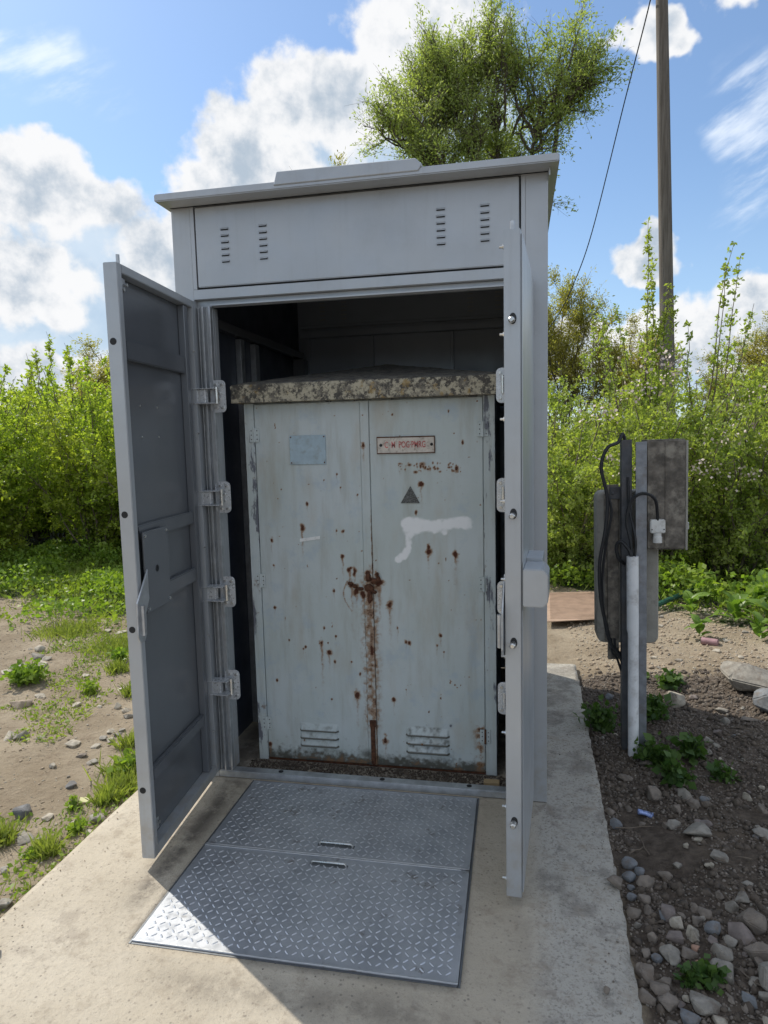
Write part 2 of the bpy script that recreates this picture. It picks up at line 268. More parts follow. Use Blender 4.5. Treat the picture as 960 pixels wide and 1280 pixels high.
# ---------------------------------------------------------------- mesh helpers
def tag(o, label=None, cat=None, group=None, kind=None):
    if label: o['label'] = label
    if cat: o['category'] = cat
    if group: o['group'] = group
    if kind: o['kind'] = kind
    return o
def empty(name, loc=(0, 0, 0), rz=0, **k):
    o = bpy.data.objects.new(name, None); col.objects.link(o); o.location = loc; o.rotation_euler = (0, 0, rz); o.empty_display_size = .1
    return tag(o, **k)
def link(name, me, mat, parent=None):
    o = bpy.data.objects.new(name, me); col.objects.link(o)
    if mat is not None and len(me.materials) == 0: me.materials.append(mat)
    if parent: o.parent = parent
    return o
class MB:
    def __init__(s): s.v = []; s.f = []
    def add(s, vs, fs): k = len(s.v); s.v += [tuple(p) for p in vs]; s.f += [tuple(i+k for i in f) for f in fs]; return s
    def box(s, x0, x1, y0, y1, z0, z1):
        if x0 > x1: x0, x1 = x1, x0
        if y0 > y1: y0, y1 = y1, y0
        if z0 > z1: z0, z1 = z1, z0
        return s.add([(x0, y0, z0), (x1, y0, z0), (x1, y1, z0), (x0, y1, z0), (x0, y0, z1), (x1, y0, z1), (x1, y1, z1), (x0, y1, z1)],
                     [(0, 3, 2, 1), (4, 5, 6, 7), (0, 1, 5, 4), (1, 2, 6, 5), (2, 3, 7, 6), (3, 0, 4, 7)])
    def tube(s, pts, r, n=8, caps=True):
        pts = [Vector(p) for p in pts]; rs = r if isinstance(r, (list, tuple)) else [r]*len(pts); vs = []; up = None
        for i, p in enumerate(pts):
            d = (pts[min(i+1, len(pts)-1)]-pts[max(i-1, 0)]).normalized()
            if up is None: up = Vector((0, 0, 1)) if abs(d.z) < .9 else Vector((1, 0, 0))
            a = d.cross(up).normalized(); b = a.cross(d); up = b
            for k in range(n):
                th = 2*math.pi*k/n; vs.append(p+(a*math.cos(th)+b*math.sin(th))*rs[i])
        fs = [(i*n+k, i*n+(k+1) % n, (i+1)*n+(k+1) % n, (i+1)*n+k) for i in range(len(pts)-1) for k in range(n)]
        if caps: fs += [tuple(range(n-1, -1, -1)), tuple((len(pts)-1)*n+k for k in range(n))]
        return s.add(vs, fs)
    def prism(s, poly, axis, a, b):
        """poly: 2D points in the two other axes (in xyz order), extruded from a to b along axis"""
        n = len(poly)
        def P(p, h):
            if axis == 'x': return (h, p[0], p[1])
            if axis == 'y': return (p[0], h, p[1])
            return (p[0], p[1], h)
        return s.add([P(p, a) for p in poly]+[P(p, b) for p in poly], [tuple(range(n)), tuple(range(2*n-1, n-1, -1))]+[(i, n+i, n+(i+1) % n, (i+1) % n) for i in range(n)])
    def mesh(s, name, bev=0, smooth=False, seg=1):
        me = bpy.data.meshes.new(name); me.from_pydata(s.v, [], s.f); bm = bmesh.new(); bm.from_mesh(me)
        bmesh.ops.recalc_face_normals(bm, faces=bm.faces)
        if bev:
            es = [e for e in bm.edges if len(e.link_faces) == 2 and e.calc_face_angle(0) > .5]
            bmesh.ops.bevel(bm, geom=es, offset=bev, segments=seg, affect='EDGES', clamp_overlap=True)
        bm.to_mesh(me); bm.free()
        if smooth:
            me.polygons.foreach_set('use_smooth', [True]*len(me.polygons)); me.set_sharp_from_angle(angle=R(38))
        return me
    def build(s, name, mat, parent=None, bev=0, smooth=False, seg=1): return link(name, s.mesh(name, bev, smooth, seg), mat, parent)
def np_mesh(name, V, Q, mat, parent=None, smooth=False):
    V = np.asarray(V, np.float32).reshape(-1, 3); Q = np.asarray(Q, np.int32); k = Q.shape[1]
    me = bpy.data.meshes.new(name); me.vertices.add(len(V)); me.vertices.foreach_set('co', V.ravel())
    me.loops.add(Q.size); me.loops.foreach_set('vertex_index', Q.ravel()); me.polygons.add(len(Q))
    me.polygons.foreach_set('loop_start', np.arange(0, Q.size, k, dtype=np.int32)); me.update(calc_edges=True)
    if smooth: me.polygons.foreach_set('use_smooth', [True]*len(Q))
    return link(name, me, mat, parent)
def set_col(me, name, arr):
    a = me.color_attributes.new(name, 'FLOAT_COLOR', 'POINT'); A = np.ones((len(me.vertices), 4), np.float32); A[:, :arr.shape[1]] = arr; a.data.foreach_set('color', A.ravel())
_tabs = {}
def vn(x, y, seed=0):
    if seed not in _tabs: _tabs[seed] = np.random.default_rng(seed).random((256, 256))
    T = _tabs[seed]; xi = np.floor(x).astype(int); yi = np.floor(y).astype(int); fx = x-xi; fy = y-yi; fx = fx*fx*(3-2*fx); fy = fy*fy*(3-2*fy)
    a = T[xi & 255, yi & 255]; b = T[(xi+1) & 255, yi & 255]; c = T[xi & 255, (yi+1) & 255]; d = T[(xi+1) & 255, (yi+1) & 255]
    return (a*(1-fx)+b*fx)*(1-fy)+(c*(1-fx)+d*fx)*fy
def fbm(x, y, seed=0, o=4):
    v = 0; a = .5
    for i in range(o): v = v+a*vn(x*2**i+17.3*i, y*2**i-9.1*i, seed+i); a *= .5
    return v
def sst(x, a, b): t_ = np.clip((x-a)/(b-a), 0, 1); return t_*t_*(3-2*t_)
rng = np.random.default_rng(7)

# ---------------------------------------------------------------- ground
SX0, SX1, SXB, SY0, SY1 = -1.822, .205, .276, -4.2, 1.815     # slab
def slab_right(y): return SX1+(SXB-SX1)*np.clip((y+1.1)/2.9, -.5, 1)
def ground_h(x, y):
    x = np.asarray(x, float); y = np.asarray(y, float)
    h = -.035+.05*(fbm(x*1.3, y*1.3, 1, 4)-.5)
    right = sst(x, .2, .5); rise = .085*np.clip(x-.28, 0, 2)*sst(4.5-y, 0, 2.5)
    h = h+right*(rise+.012)+right*sst(3-y, 0, 1)*(.05*(fbm(x*5, y*5, 11, 4)-.5))
    left = sst(-1.8-x, 0, .4); h = h+left*.03*(fbm(x*6, y*6, 21, 4)-.5)
    far = np.hypot(x, y-2); h = h+.5*sst(far, 8, 40)*(fbm(x*.05, y*.05, 31, 3)-.4)*np.minimum(far/20, 3)
    ins = (x > SX0-.02) & (x < slab_right(y)+.02) & (y < SY1+.02) & (y > SY0-.02)
    h = h+right*sst(2-y, 0, 1)*sst(x, .22, .34)*.035*(fbm(x*11, y*11, 12, 3)-.45)
    e = np.minimum(np.minimum(x-SX0, slab_right(y)-x), SY1-y)
    return np.where(ins, np.where(e > .05, -.2, np.minimum(h, -.035)), h)
fx_ = np.concatenate([-np.geomspace(7, 900, 26)[::-1], np.arange(-6.9, 5, .045), np.geomspace(5.05, 900, 26)])
fy_ = np.concatenate([-np.geomspace(4.3, 900, 20)[::-1], np.arange(-4.2, 7, .045), np.geomspace(7.05, 900, 28)])
GX, GY = np.meshgrid(fx_, fy_); GZ = ground_h(GX, GY); ny, nx = GX.shape
idx = np.arange(nx*ny).reshape(ny, nx); Q = np.stack([idx[:-1, :-1], idx[:-1, 1:], idx[1:, 1:], idx[1:, :-1]], -1).reshape(-1, 4)
g = np_mesh('ground', np.stack([GX, GY, GZ], -1), Q, M['soil'], smooth=True); tag(g, kind='structure')
dark = sst(GX, .15, .3)*sst(1.75-GY+.25*(fbm(GX*2, GY*2, 5)-.5), -.1, .35)
lg = sst(GY+(fbm(GX*1.2, GY*1.2, 8)-.5)*1.6-.28*(-2-GX), 1.9, 2.6)*sst(-GX, 1.6, 1.9)
rg = sst(GX*.75+(GY-2.2)*.6+(fbm(GX*2, GY*2, 9)-.5), 1.25, 1.6)*sst(GY, 1.3, 2.0)*sst(GX, .1, .5); fg = sst(GY, 4.1, 4.8)
set_col(g.data, 'zone', np.stack([dark, np.maximum(np.maximum(lg, rg), fg), dark*0], -1).reshape(-1, 3))

# slab
PX0, PX1, PY0, PYM, PY2 = -1.323, -.2845, -.0105, -.51, -1.031
def spaced(bps, d):
    out = [bps[0]]
    for a, b in zip(bps[:-1], bps[1:]): out += list(np.linspace(a, b, max(2, int(round((b-a)/d))+1))[1:])
    return np.array(out)
ax = spaced([0, (PX0-SX0)/2.05, (PX1-SX0)/2.05, 1], .012)
ay = spaced([SY0, PY2, PY0, SY1], .03)
A, B = np.meshgrid(ax, ay); xr = np.where(A <= (PX1-SX0)/2.05+1e-6, SX0+A*2.05, PX1+(A-(PX1-SX0)/2.05)/(1-(PX1-SX0)/2.05)*(slab_right(B)-PX1))
xl = np.where(A == 0, SX0+.006*(fbm(B*9, B*0, 41)-.5), xr); xr = np.where(A == 1, xr+.012*(fbm(B*4, B*0, 42)-.5)+.016*(fbm(B*40, B*0, 43, 5)-.5), xl)
yy = np.where(B >= SY1-1e-6, SY1+.01*(fbm(A*20, A*0, 44)-.5), B)
inhole = (xr >= PX0-1e-4) & (xr <= PX1+1e-4) & (B >= PY2-1e-4) & (B <= PY0+1e-4)
zz = -.006*(fbm(xr*3, yy*3, 45)) - .004*((A == 0) | (A == 1)); zz = np.where(inhole, 0, zz)
zz -= .012*sst(fbm(xr*14, yy*9, 47), .62, .72)*sst(xr, slab_right(B)-.07, slab_right(B))
n1_, n2_ = A.shape; idx = np.arange(A.size).reshape(n1_, n2_)
Q = np.stack([idx[:-1, :-1], idx[:-1, 1:], idx[1:, 1:], idx[1:, :-1]], -1).reshape(-1, 4)
cx_ = (xr.ravel()[Q].mean(1)); cy_ = yy.ravel()[Q].mean(1); keep = ~((cx_ > PX0) & (cx_ < PX1) & (cy_ > PY2) & (cy_ < PY0))
V = np.stack([xr, yy, zz], -1).reshape(-1, 3); base_n = len(V); V2 = V.copy(); V2[:, 2] = -.16; Q = Q[keep]
# side walls along every boundary edge
ed = np.concatenate([Q[:, [0, 1]], Q[:, [1, 2]], Q[:, [2, 3]], Q[:, [3, 0]]]); key = np.sort(ed, 1); _, inv, cnt = np.unique(key, axis=0, return_inverse=True, return_counts=True)
bd = ed[cnt[inv.ravel()] == 1]; SQ = np.stack([bd[:, 1], bd[:, 0], bd[:, 0]+base_n, bd[:, 1]+base_n], -1)
sl = np_mesh('concrete_slab', np.concatenate([V, V2]), np.concatenate([Q, SQ]), M['concrete']); tag(sl, kind='structure')
smx = np.exp(-((xr-(-1.40))/.045)**2)*sst(yy, -.95, -.8)*sst(-yy, -.02, .05)*1.0
smx = np.maximum(smx, .55*np.exp(-((yy-(-1.14))/.05)**2)*sst(xr, -1.3, -1.0)*sst(-xr, .2, .4)); smx = np.maximum(smx, .5*sst(xr, -.26, .02)*sst(yy, -1.3, -.6)*(fbm(xr*5, yy*3, 48) > .5))
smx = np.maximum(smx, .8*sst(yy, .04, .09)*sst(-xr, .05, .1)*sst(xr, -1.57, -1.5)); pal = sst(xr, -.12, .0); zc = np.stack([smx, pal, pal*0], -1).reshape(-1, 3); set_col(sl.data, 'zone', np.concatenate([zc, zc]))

# ---------------------------------------------------------------- tread plates set in the slab
def lozenges(x0, x1, y0, y1, z, p=.026):
    mb = MB(); nx_ = int((x1-x0-.02)/p); ny_ = int((y1-y0-.02)/p); L, w, h = .0114, .0033, .0022
    ox = (x1-x0-nx_*p)/2+p/2; oy = (y1-y0-ny_*p)/2+p/2
    for i in range(nx_):
        for j in range(ny_):
            cx = x0+ox+i*p; cy = y0+oy+j*p; a = R(45) if (i+j) % 2 else R(-45)
            a += random.uniform(-.03, .03); c, s_ = math.cos(a), math.sin(a)
            P = [(-L, 0, 0), (-L*.55, -w, 0), (L*.55, -w, 0), (L, 0, 0), (L*.55, w, 0), (-L*.55, w, 0), (-L*.6, 0, h), (L*.6, 0, h)]
            mb.add([(cx+c*x-s_*y, cy+s_*x+c*y, z+zz_) for x, y, zz_ in P], [(0, 1, 6), (1, 2, 7, 6), (2, 3, 7), (3, 4, 7), (4, 5, 6, 7), (5, 0, 6)])
    return mb
random.seed(3)
fr = MB(); e = .009
fr.box(PX0, PX0+e-.003, PY2, PY0, -.10, .0015).box(PX1-e+.003, PX1, PY2, PY0, -.10, .0015).box(PX0+e, PX1-e, PY0-e+.003, PY0, -.10, .0015).box(PX0+e, PX1-e, PY2, PY2+e-.003, -.10, .0015)
fr.box(PX0+e, PX1-e, PY2+e, PY0-e, -.10, -.06)
fo = fr.build('plate_frame', M['plate_edge']); tag(fo, 'thin dark steel edging frame set in the slab around the two tread plates', 'frame')
for (ya, yb, lab, hx) in ((PYM+.003, PY0-.008, 'tread plate nearer the kiosk, fully shaded steel cover lying against the sill', (-.872, -.743, -.4435)),
                          (PY2+.008, PYM-.003, 'larger front tread plate with one corner lit by the sun, farther from the kiosk sill', (-.869, -.739, -.5625))):
    xa, xb = PX0+.008, PX1-.008
    t_ = empty('access_cover', ((xa+xb)/2, (ya+yb)/2, 0), label=lab, cat='access cover', group='chequered steel covers in the slab')
    ox, oy = t_.location.x, t_.location.y
    mb = MB().box(xa-ox, xb-ox, ya-oy, yb-oy, -.03, .0045); mb.build('plate', M['tread'], t_, bev=.0015)
    rim = MB(); yr = yb if ya < PYM else ya
    if ya < PYM: rim.box(xa-ox, xb-ox, ya-oy, ya-oy+.006, .0047, .0068); rim.box(xa-ox, xb-ox-.03, yb-oy-.007, yb-oy, .0047, .0085)
    else: rim.box(xa-ox, xb-ox-.03, ya-oy, ya-oy+.004, .0047, .0065)
    rim.build('edge_strip', M['galv'], t_, bev=.0008)
    lz = lozenges(xa-ox, xb-ox, ya-oy, yb-oy, .0044).build('raised_tread', M['tread_top'], t_); lz['kind'] = 'stuff'
    h0, h1, hy = hx
    hd = MB().tube([(h0-ox, hy-oy, .004), (h0-ox, hy-oy, .012), (h0-ox+.006, hy-oy, .0155), (h1-ox-.006, hy-oy, .0155), (h1-ox, hy-oy, .012), (h1-ox, hy-oy, .004)], .0042, 8)
    hd.build('handle', M['bolt'], t_, smooth=True)
    sl_ = MB().box(h0-ox-.008, h1-ox+.008, hy-oy-.011, hy-oy+.009, .0047, .0052); sl_.build('handle_slot', M['plate_edge'], t_)

# ---------------------------------------------------------------- grey steel kiosk
KW, KD = 1.5826, 1.68
LN = M['wall_shade']; PB_ = P_ if 0 else M['paint']
K = empty('equipment_kiosk', (0, 0, 0), label='tall pale grey steel kiosk with both doors open, standing on the concrete slab', cat='kiosk')
P_ = M['paint']; PI_ = M['paint_shaded']
def kp(name, mb, mat=P_, parent=None, **k): return mb.build(name, mat, parent or K, **k)
ml = MB().box(-KW, -KW+.004, .0525, KD, .0, 2.57); kp('side_wall', ml); kp('side_wall', MB().box(-.004, 0, .0525, KD, 0, 2.57))
kp('back_wall', MB().box(-KW+.0045, -.0045, KD-.004, KD, 0, 2.57))
for a_, b_ in ((-KW+.0045, -KW+.008), (-.008, -.0045)): kp('side_shade_sheet', MB().box(a_, b_, .0865, KD-.0045, 0.002, 2.565), LN)  # added sheets that carry the painted shade of the inner side walls
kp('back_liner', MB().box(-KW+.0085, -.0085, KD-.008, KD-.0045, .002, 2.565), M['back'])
# front jambs: outer post, rebate with a forward ridge, inner lip
def jamb(mir):
    f = (lambda x: -KW-x) if mir else (lambda x: x); mb = MB(); zt = 2.148
    mb.box(f(-KW), f(-1.497), 0, .052, 0, 2.5745)
    mb.box(f(-1.497), f(-1.428), .030, .052, .0325, zt)
    mb.box(f(-1.436), f(-1.4285), .052, .085, .0325, zt)
    return mb
kp('door_jamb', jamb(0), bev=.0015); kp('door_jamb', jamb(1), bev=.0015)
for f in ((lambda x: x), (lambda x: -KW-x)):
    for a_, b_, c_ in ((-1.4660, -1.4590, .0), (-1.4375, -1.4280, .004), (-1.4880, -1.4840, .010)): kp('jamb_strip', MB().box(f(a_), f(b_), c_, .0298, .0330, 2.1478), M['galv'], bev=.001)
hd = MB().box(-1.4968, -.0858, 0, .052, 2.178, 2.2195).box(-1.4968, -.0858, .03, .052, 2.1485, 2.1775).box(-1.4275, -.1545, .008, .0295, 2.1495, 2.1575)
hd.box(-1.4968, -.0858, .016, .052, 2.2200, 2.575).box(-1.4968, -.0858, 0, .0155, 2.567, 2.5745).box(-1.4968, -1.4795, 0, .0155, 2.2200, 2.5665).box(-.1025, -.0858, 0, .0155, 2.2200, 2.5665)
kp('header_frame', hd, bev=.0012)
sill = MB().box(-1.4968, -.0858, 0, .05, .0, .032); kp('sill', sill, M['galv'], bev=.004, seg=2)
for x in (-1.2, -.72, -.33): kp('sill_bolt', MB().tube([(x, .028, .031), (x, .028, .0335)], .012, 8), M['black'])
# fascia panel with louvres
fp = kp('fascia_panel', MB().box(-1.4726, -.1101, -.002, .0135, 2.2277, 2.5593), bev=.003, seg=2)
kp('panel_gap_shade', MB().box(-1.479, -.103, .0138, .0154, 2.2206, 2.566), M['black'])  # black sheet painting in the shade of the gap round the panel
lme = None; lsm = None
for cx in (-1.340, -1.168, -.417, -.2425):
    for k in range(6):
        z = 2.4635-k*.0266
        if lme is None:
            mb = MB(); w = .0185
            mb.add([(-w, 0, .004), (w, 0, .004), (w*.92, -.0085, -.003), (-w*.92, -.0085, -.003), (-w*.92, -.0085, -.0045), (w*.92, -.0085, -.0045), (w, 0, .0), (-w, 0, .0)],
                   [(0, 3, 2, 1), (3, 4, 5, 2), (4, 7, 6, 5), (0, 7, 4, 3), (1, 2, 5, 6)]); lme = mb.mesh('louvre'); lme.materials.append(P_)
            mb = MB().box(-w*.9, w*.9, -.0012, 0, -.0072, -.0005); lsm = mb.mesh('louvre_slot'); lsm.materials.append(M['black'])
        o = link('louvre', lme, None, fp); o.location = (cx, -.0021, z); o2 = link('louvre_slot', lsm, None, fp); o2.location = (cx, -.0021, z)
# roof: shallow sheet with turned down edges and a ridge cover
rf = MB(); x0, x1, y0, y1 = -KW-.022, .037, -.1, KD+.07; zf, zm = 2.5935, 2.665
mxy = (x0+x1)/2, (y0+y1)/2
rf.add([(x0, y0, zf), (x1, y0, zf), (x1, y1, zf), (x0, y1, zf), (mxy[0]-.25, mxy[1], zm), (mxy[0]+.25, mxy[1], zm), (x0, y0, zf-.030), (x1, y0, zf-.030), (x1, y1, zf-.030), (x0, y1, zf-.030)],
       [(0, 1, 5, 4), (1, 2, 5), (2, 3, 4, 5), (3, 0, 4), (0, 6, 7, 1), (1, 7, 8, 2), (2, 8, 9, 3), (3, 9, 6, 0), (6, 9, 8, 7)])
roof = kp('roof', rf, bev=.004, seg=2)
cap = MB().prism([(-1.077, 2.578), (-1.062, 2.630), (-.500, 2.625), (-.474, 2.600), (-.490, 2.578)], 'y', -.1055, .35); kp('roof_cover', cap, parent=roof, bev=.003)
# soffit trims under the roof edges
kp('soffit_trim', MB().box(.0005, .006, -.05, KD+.03, 2.535, 2.563), parent=roof)
kp('soffit_trim', MB().box(-KW+.001, -.001, -.012, -.001, 2.5635, 2.5745), parent=roof)
# inside: ribs, rails, uprights
for x in (-1.50, -1.059, -.528, -.1): kp('back_rib', MB().box(x-.011, x+.011, KD-.03, KD-.0085, .0, 2.245), M['back'], bev=.002)
kp('back_rail', MB().box(-KW+.03, -.03, KD-.06, KD-.0085, 2.246, 2.29), M['back'], bev=.003)
kp('back_rail', MB().box(-KW+.03, -.03, KD-.045, KD-.0085, 2.31, 2.33), M['back'], bev=.003)
for k in range(6):
    for x in (-1.40, -1.25, -.41, -.235): kp('back_louvre', MB().box(x-.018, x+.018, KD-.0125, KD-.0085, 2.50-k*.027, 2.506-k*.027), M['galv'])
for (yy_, w_) in ((.60, .05), (.80, .06)): kp('side_upright', MB().box(-KW+.0085, -KW+.04, yy_, yy_+w_, 0, 2.10), M['galv'], bev=.003)
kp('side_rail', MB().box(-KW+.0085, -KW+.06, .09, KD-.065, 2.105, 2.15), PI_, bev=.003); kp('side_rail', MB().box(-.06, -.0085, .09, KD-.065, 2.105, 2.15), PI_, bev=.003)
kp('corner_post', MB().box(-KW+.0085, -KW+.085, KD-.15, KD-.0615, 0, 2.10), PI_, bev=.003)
# hinge blocks on the jambs
HZ = (1.761, 1.315, .884, .447)
def hinge(mir, z):
    s_ = -1 if mir else 1; xc = (-KW+1.498) if mir else -1.494; al = -.004 if mir else -.046
    o = empty('h', (0, 0, 0)); bpy.data.objects.remove(o)
    arm = MB().box(al+.004, .040, -.020, .006, -.026, .026); ob = kp('hinge', arm, M['cast'], bev=.003); ob.location = (xc, -.014, z); ob.scale = (s_*1.12, 1.15, 1.12)
    top = MB().box(al, .075, -.030, .018, .0263, .0298).box(al, .075, -.030, .018, -.0298, -.0263); kp('hinge_flange', top, M['cast'], ob, bev=.001)
    pts = []
    for cx, cz, a0 in ((.088, .045, 0), (.060, .045, 90), (.060, -.045, 180), (.088, -.045, 270)):
        for a in (0, 30, 60, 90): pts.append((cx+.018*math.cos(R(a0+a)), cz+.018*math.sin(R(a0+a))))
    kp('hinge_plate', MB().prism(pts, 'y', .0185, .0235), M['cast'], ob, bev=.0008)
    b = MB()
    for bx, bz in ((.08, .012), (.08, -.012), (.066, .045), (.092, .045), (.066, -.045), (.092, -.045)): b.tube([(bx, .019, bz), (bx, .012, bz)], .006, 6)
    b.tube([(.080, -.004, -.03), (.080, -.004, .034)], .008, 8)
    kp('hinge_bolts', b, M['bolt'], ob)
    return ob
for mir in (0, 1):
    for z in HZ: hinge(mir, z)
# doors
DL, ZB, ZT = .664, .035, 2.168
def door(name, origin, ang, left):
    fy = (lambda t_: -t_) if left else (lambda t_: -.055+t_)
    def bx(mb, u0, u1, t0, t1, z0, z1): return mb.box(u0, u1, fy(t0), fy(t1), z0, z1)
    mb = MB()
    bx(mb, DL-.030, DL, 0, .050, ZB, ZT); bx(mb, 0, .034, 0, .050, ZB, ZT)
    bx(mb, .0345, DL-.0305, 0, .050, ZT-.030, ZT); bx(mb, .0345, DL-.0305, 0, .050, ZB, ZB+.040)
    d = kp('door', mb, bev=.0022, seg=2); d.location = (*origin, 0); d.rotation_euler = (0, 0, -ang)
    sk = MB(); bx(sk, .012, DL-.012, .0505, .055, ZB+.012, ZT-.012); kp('door_skin', sk, parent=d, bev=.002)
    iw = MB(); bx(iw, .0345, DL-.0305, .040, .0500, ZB+.0405, ZT-.0305); kp('inner_panel', iw, M['paint_shaded'], parent=d)
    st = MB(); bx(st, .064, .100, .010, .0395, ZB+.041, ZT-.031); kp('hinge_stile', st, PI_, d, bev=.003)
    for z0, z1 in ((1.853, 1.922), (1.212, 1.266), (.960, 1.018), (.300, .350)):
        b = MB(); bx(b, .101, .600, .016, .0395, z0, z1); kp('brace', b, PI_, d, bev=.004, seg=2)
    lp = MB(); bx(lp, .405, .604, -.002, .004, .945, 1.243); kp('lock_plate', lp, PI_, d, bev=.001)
    kh = MB().tube([(.508, fy(-.002), 1.095), (.508, fy(-.003), 1.095)], .013, 14); kp('keyhole', kh, M['black'], d)
    bo = MB()
    for u, z in ((.418, 1.228), (.592, 1.228), (.418, .96), (.592, .96)): bo.tube([(u, fy(-.002), z), (u, fy(-.006), z)], .006, 6)
    for u in (.482, .343):
        for z in (1.70, 1.585): bo.tube([(u, fy(.040), z), (u, fy(.037), z)], .004, 6)
    for z in () if left else (2.122, 1.864, 1.607, 1.352, 1.103, .851, .595, .341, .089):
        bo.tube([(DL-.016, fy(0), z), (DL-.016, fy(-.004), z)], .0075, 8); bo.tube([(DL-.016, fy(-.004), z), (DL-.016, fy(-.014), z)], .004, 8)
    for z in (1.95, 1.6, 1.1, .7, .25): bo.tube([(.05, fy(.0), z), (.05, fy(-.010), z)], .004, 6)
    kp('door_studs', bo, M['bolt'], d, smooth=True)
    sb = MB(); bx(sb, .6045, .6335, .010, .014, .93, 1.25); kp('lock_slot', sb, M['black'], d)
    # lever plate with a bar, sticking past the closing edge
    z0 = 0
    lv = MB().prism([(.600, 1.110), (.690, 1.004), (.697, .885), (.684, .862), (.650, .858), (.634, .880), (.630, .955), (.600, 1.0)], 'y', fy(-.010), fy(-.004)); lo = kp('lever', lv, M['galv'], d, bev=.0015)
    kp('lever_bar', MB().tube([(.668, fy(-.016), .992), (.668, fy(-.016), .885)], .0095, 8), M['galv'], lo, smooth=True)
    kp('lever_bar', MB().tube([(.664, fy(-.006), .890), (.664, fy(-.022), .890)], .004, 8), M['bolt'], lo, smooth=True)
    # locking rods and guides
    rod = MB().tube([(.612, fy(.022), 1.26), (.612, fy(.022), 2.205)], .0065, 8).tube([(.612, fy(.022), .94), (.612, fy(.022), .020)], .0065, 8); kp('locking_rod', rod, M['galv'], d, smooth=True)
    for z in (2.105, .14):
        gb = MB(); bx(gb, .594, .630, .010, .0395, z-.022, z+.022); go = kp('rod_guide', gb, M['galv'], d, bev=.002)
    gb = MB().tube([(.600, fy(.008), 2.105), (.600, fy(-.001), 2.105)], .006, 6).tube([(.622, fy(.008), 2.085), (.622, fy(-.001), 2.085)], .006, 6).tube([(.612, fy(.008), .15), (.612, fy(-.003), .15)], .006, 6)
    kp('guide_bolt', gb, M['bolt'], d)
    # reflector-like weld strip at the hinge stile
    for z in (1.907, 1.314, .902, .30):
        if left:
            h_ = MB().tube([(DL-.001, fy(.030), z), (DL+.0006, fy(.030), z)], .0120, 16); ho = kp('bolt_hole', h_, M['black'], d); 
        else:
            pts = [(fy(.027)+.011*math.cos(a), z+.017*math.sin(a)) for a in np.linspace(0, 2*math.pi, 15)[:-1]]
            kp('bolt_hole', MB().prism(pts, 'x', DL-.001, DL+.0006), M['black'], d)
            kp('locking_pin', MB().tube([(DL, fy(.026), z-.004), (DL+.010, fy(.024), z-.006), (DL+.020, fy(.024), z-.006), (DL+.024, fy(.024), z-.006)], [.0095, .0095, .0095, .006], 12), M['bolt'], d, smooth=True)
    return d
dl = door('left_door', (-1.4888, -.0108), 1.4908, True); dl['label'] = 'left door swung open with its braced inner face showing'
dr = door('right_door', (-.0527, -.0108), 1.6503, False); dr['label'] = 'right door swung open and seen almost edge on'
# external lock housing on the right door (outer face is at +y of the door frame)
lh = MB(); pr_ = [(.0, 1.020), (.062, 1.020), (.077, 1.035), (.077, 1.122), (.062, 1.140), (.0, 1.140)]
lh.prism(pr_, 'x', .52, .668); lh.v = [(x, y+.0005, z) for x, y, z in lh.v]
kp('lock_housing', lh, parent=dr, bev=.003, seg=2); kp('lock_backing', MB().box(.44, .66, .0, .0012, 1.005, 1.16).box(.36, .515, .0015, .055, 1.03, 1.15), parent=dr, bev=.001)

# ---------------------------------------------------------------- old cabinet inside
CX0, CX1, CY0, CY1, CZ = -1.372, -.214, .198, 1.25, 1.737
Cb = empty('old_electrical_cabinet', ((CX0+CX1)/2, CY0, 0), label='old rust streaked pale blue cabinet with a lichen covered lid, inside the grey kiosk', cat='electrical cabinet')
ox, oy = Cb.location.x, Cb.location.y
def cp(name, mb, mat=M['cabframe'], parent=None, **k):
    par = parent or Cb
    if par is Cb: mb.v = [(x-ox, y-oy, z) for x, y, z in mb.v]
    return mb.build(name, mat, par, **k)
cp('body', MB().box(CX0+.004, CX1-.004, CY0+.012, CY1, .012, CZ))
cp('door_frame', MB().box(CX0, -1.3255, CY0-.004, CY0+.0115, .0, CZ), bev=.002); cp('door_frame', MB().box(-.264, CX1, CY0-.004, CY0+.0115, .0, CZ), bev=.002)
cp('bottom_rail', MB().box(-1.325, -.2645, CY0+.003, CY0+.0115, .0, .011), M['rust'])
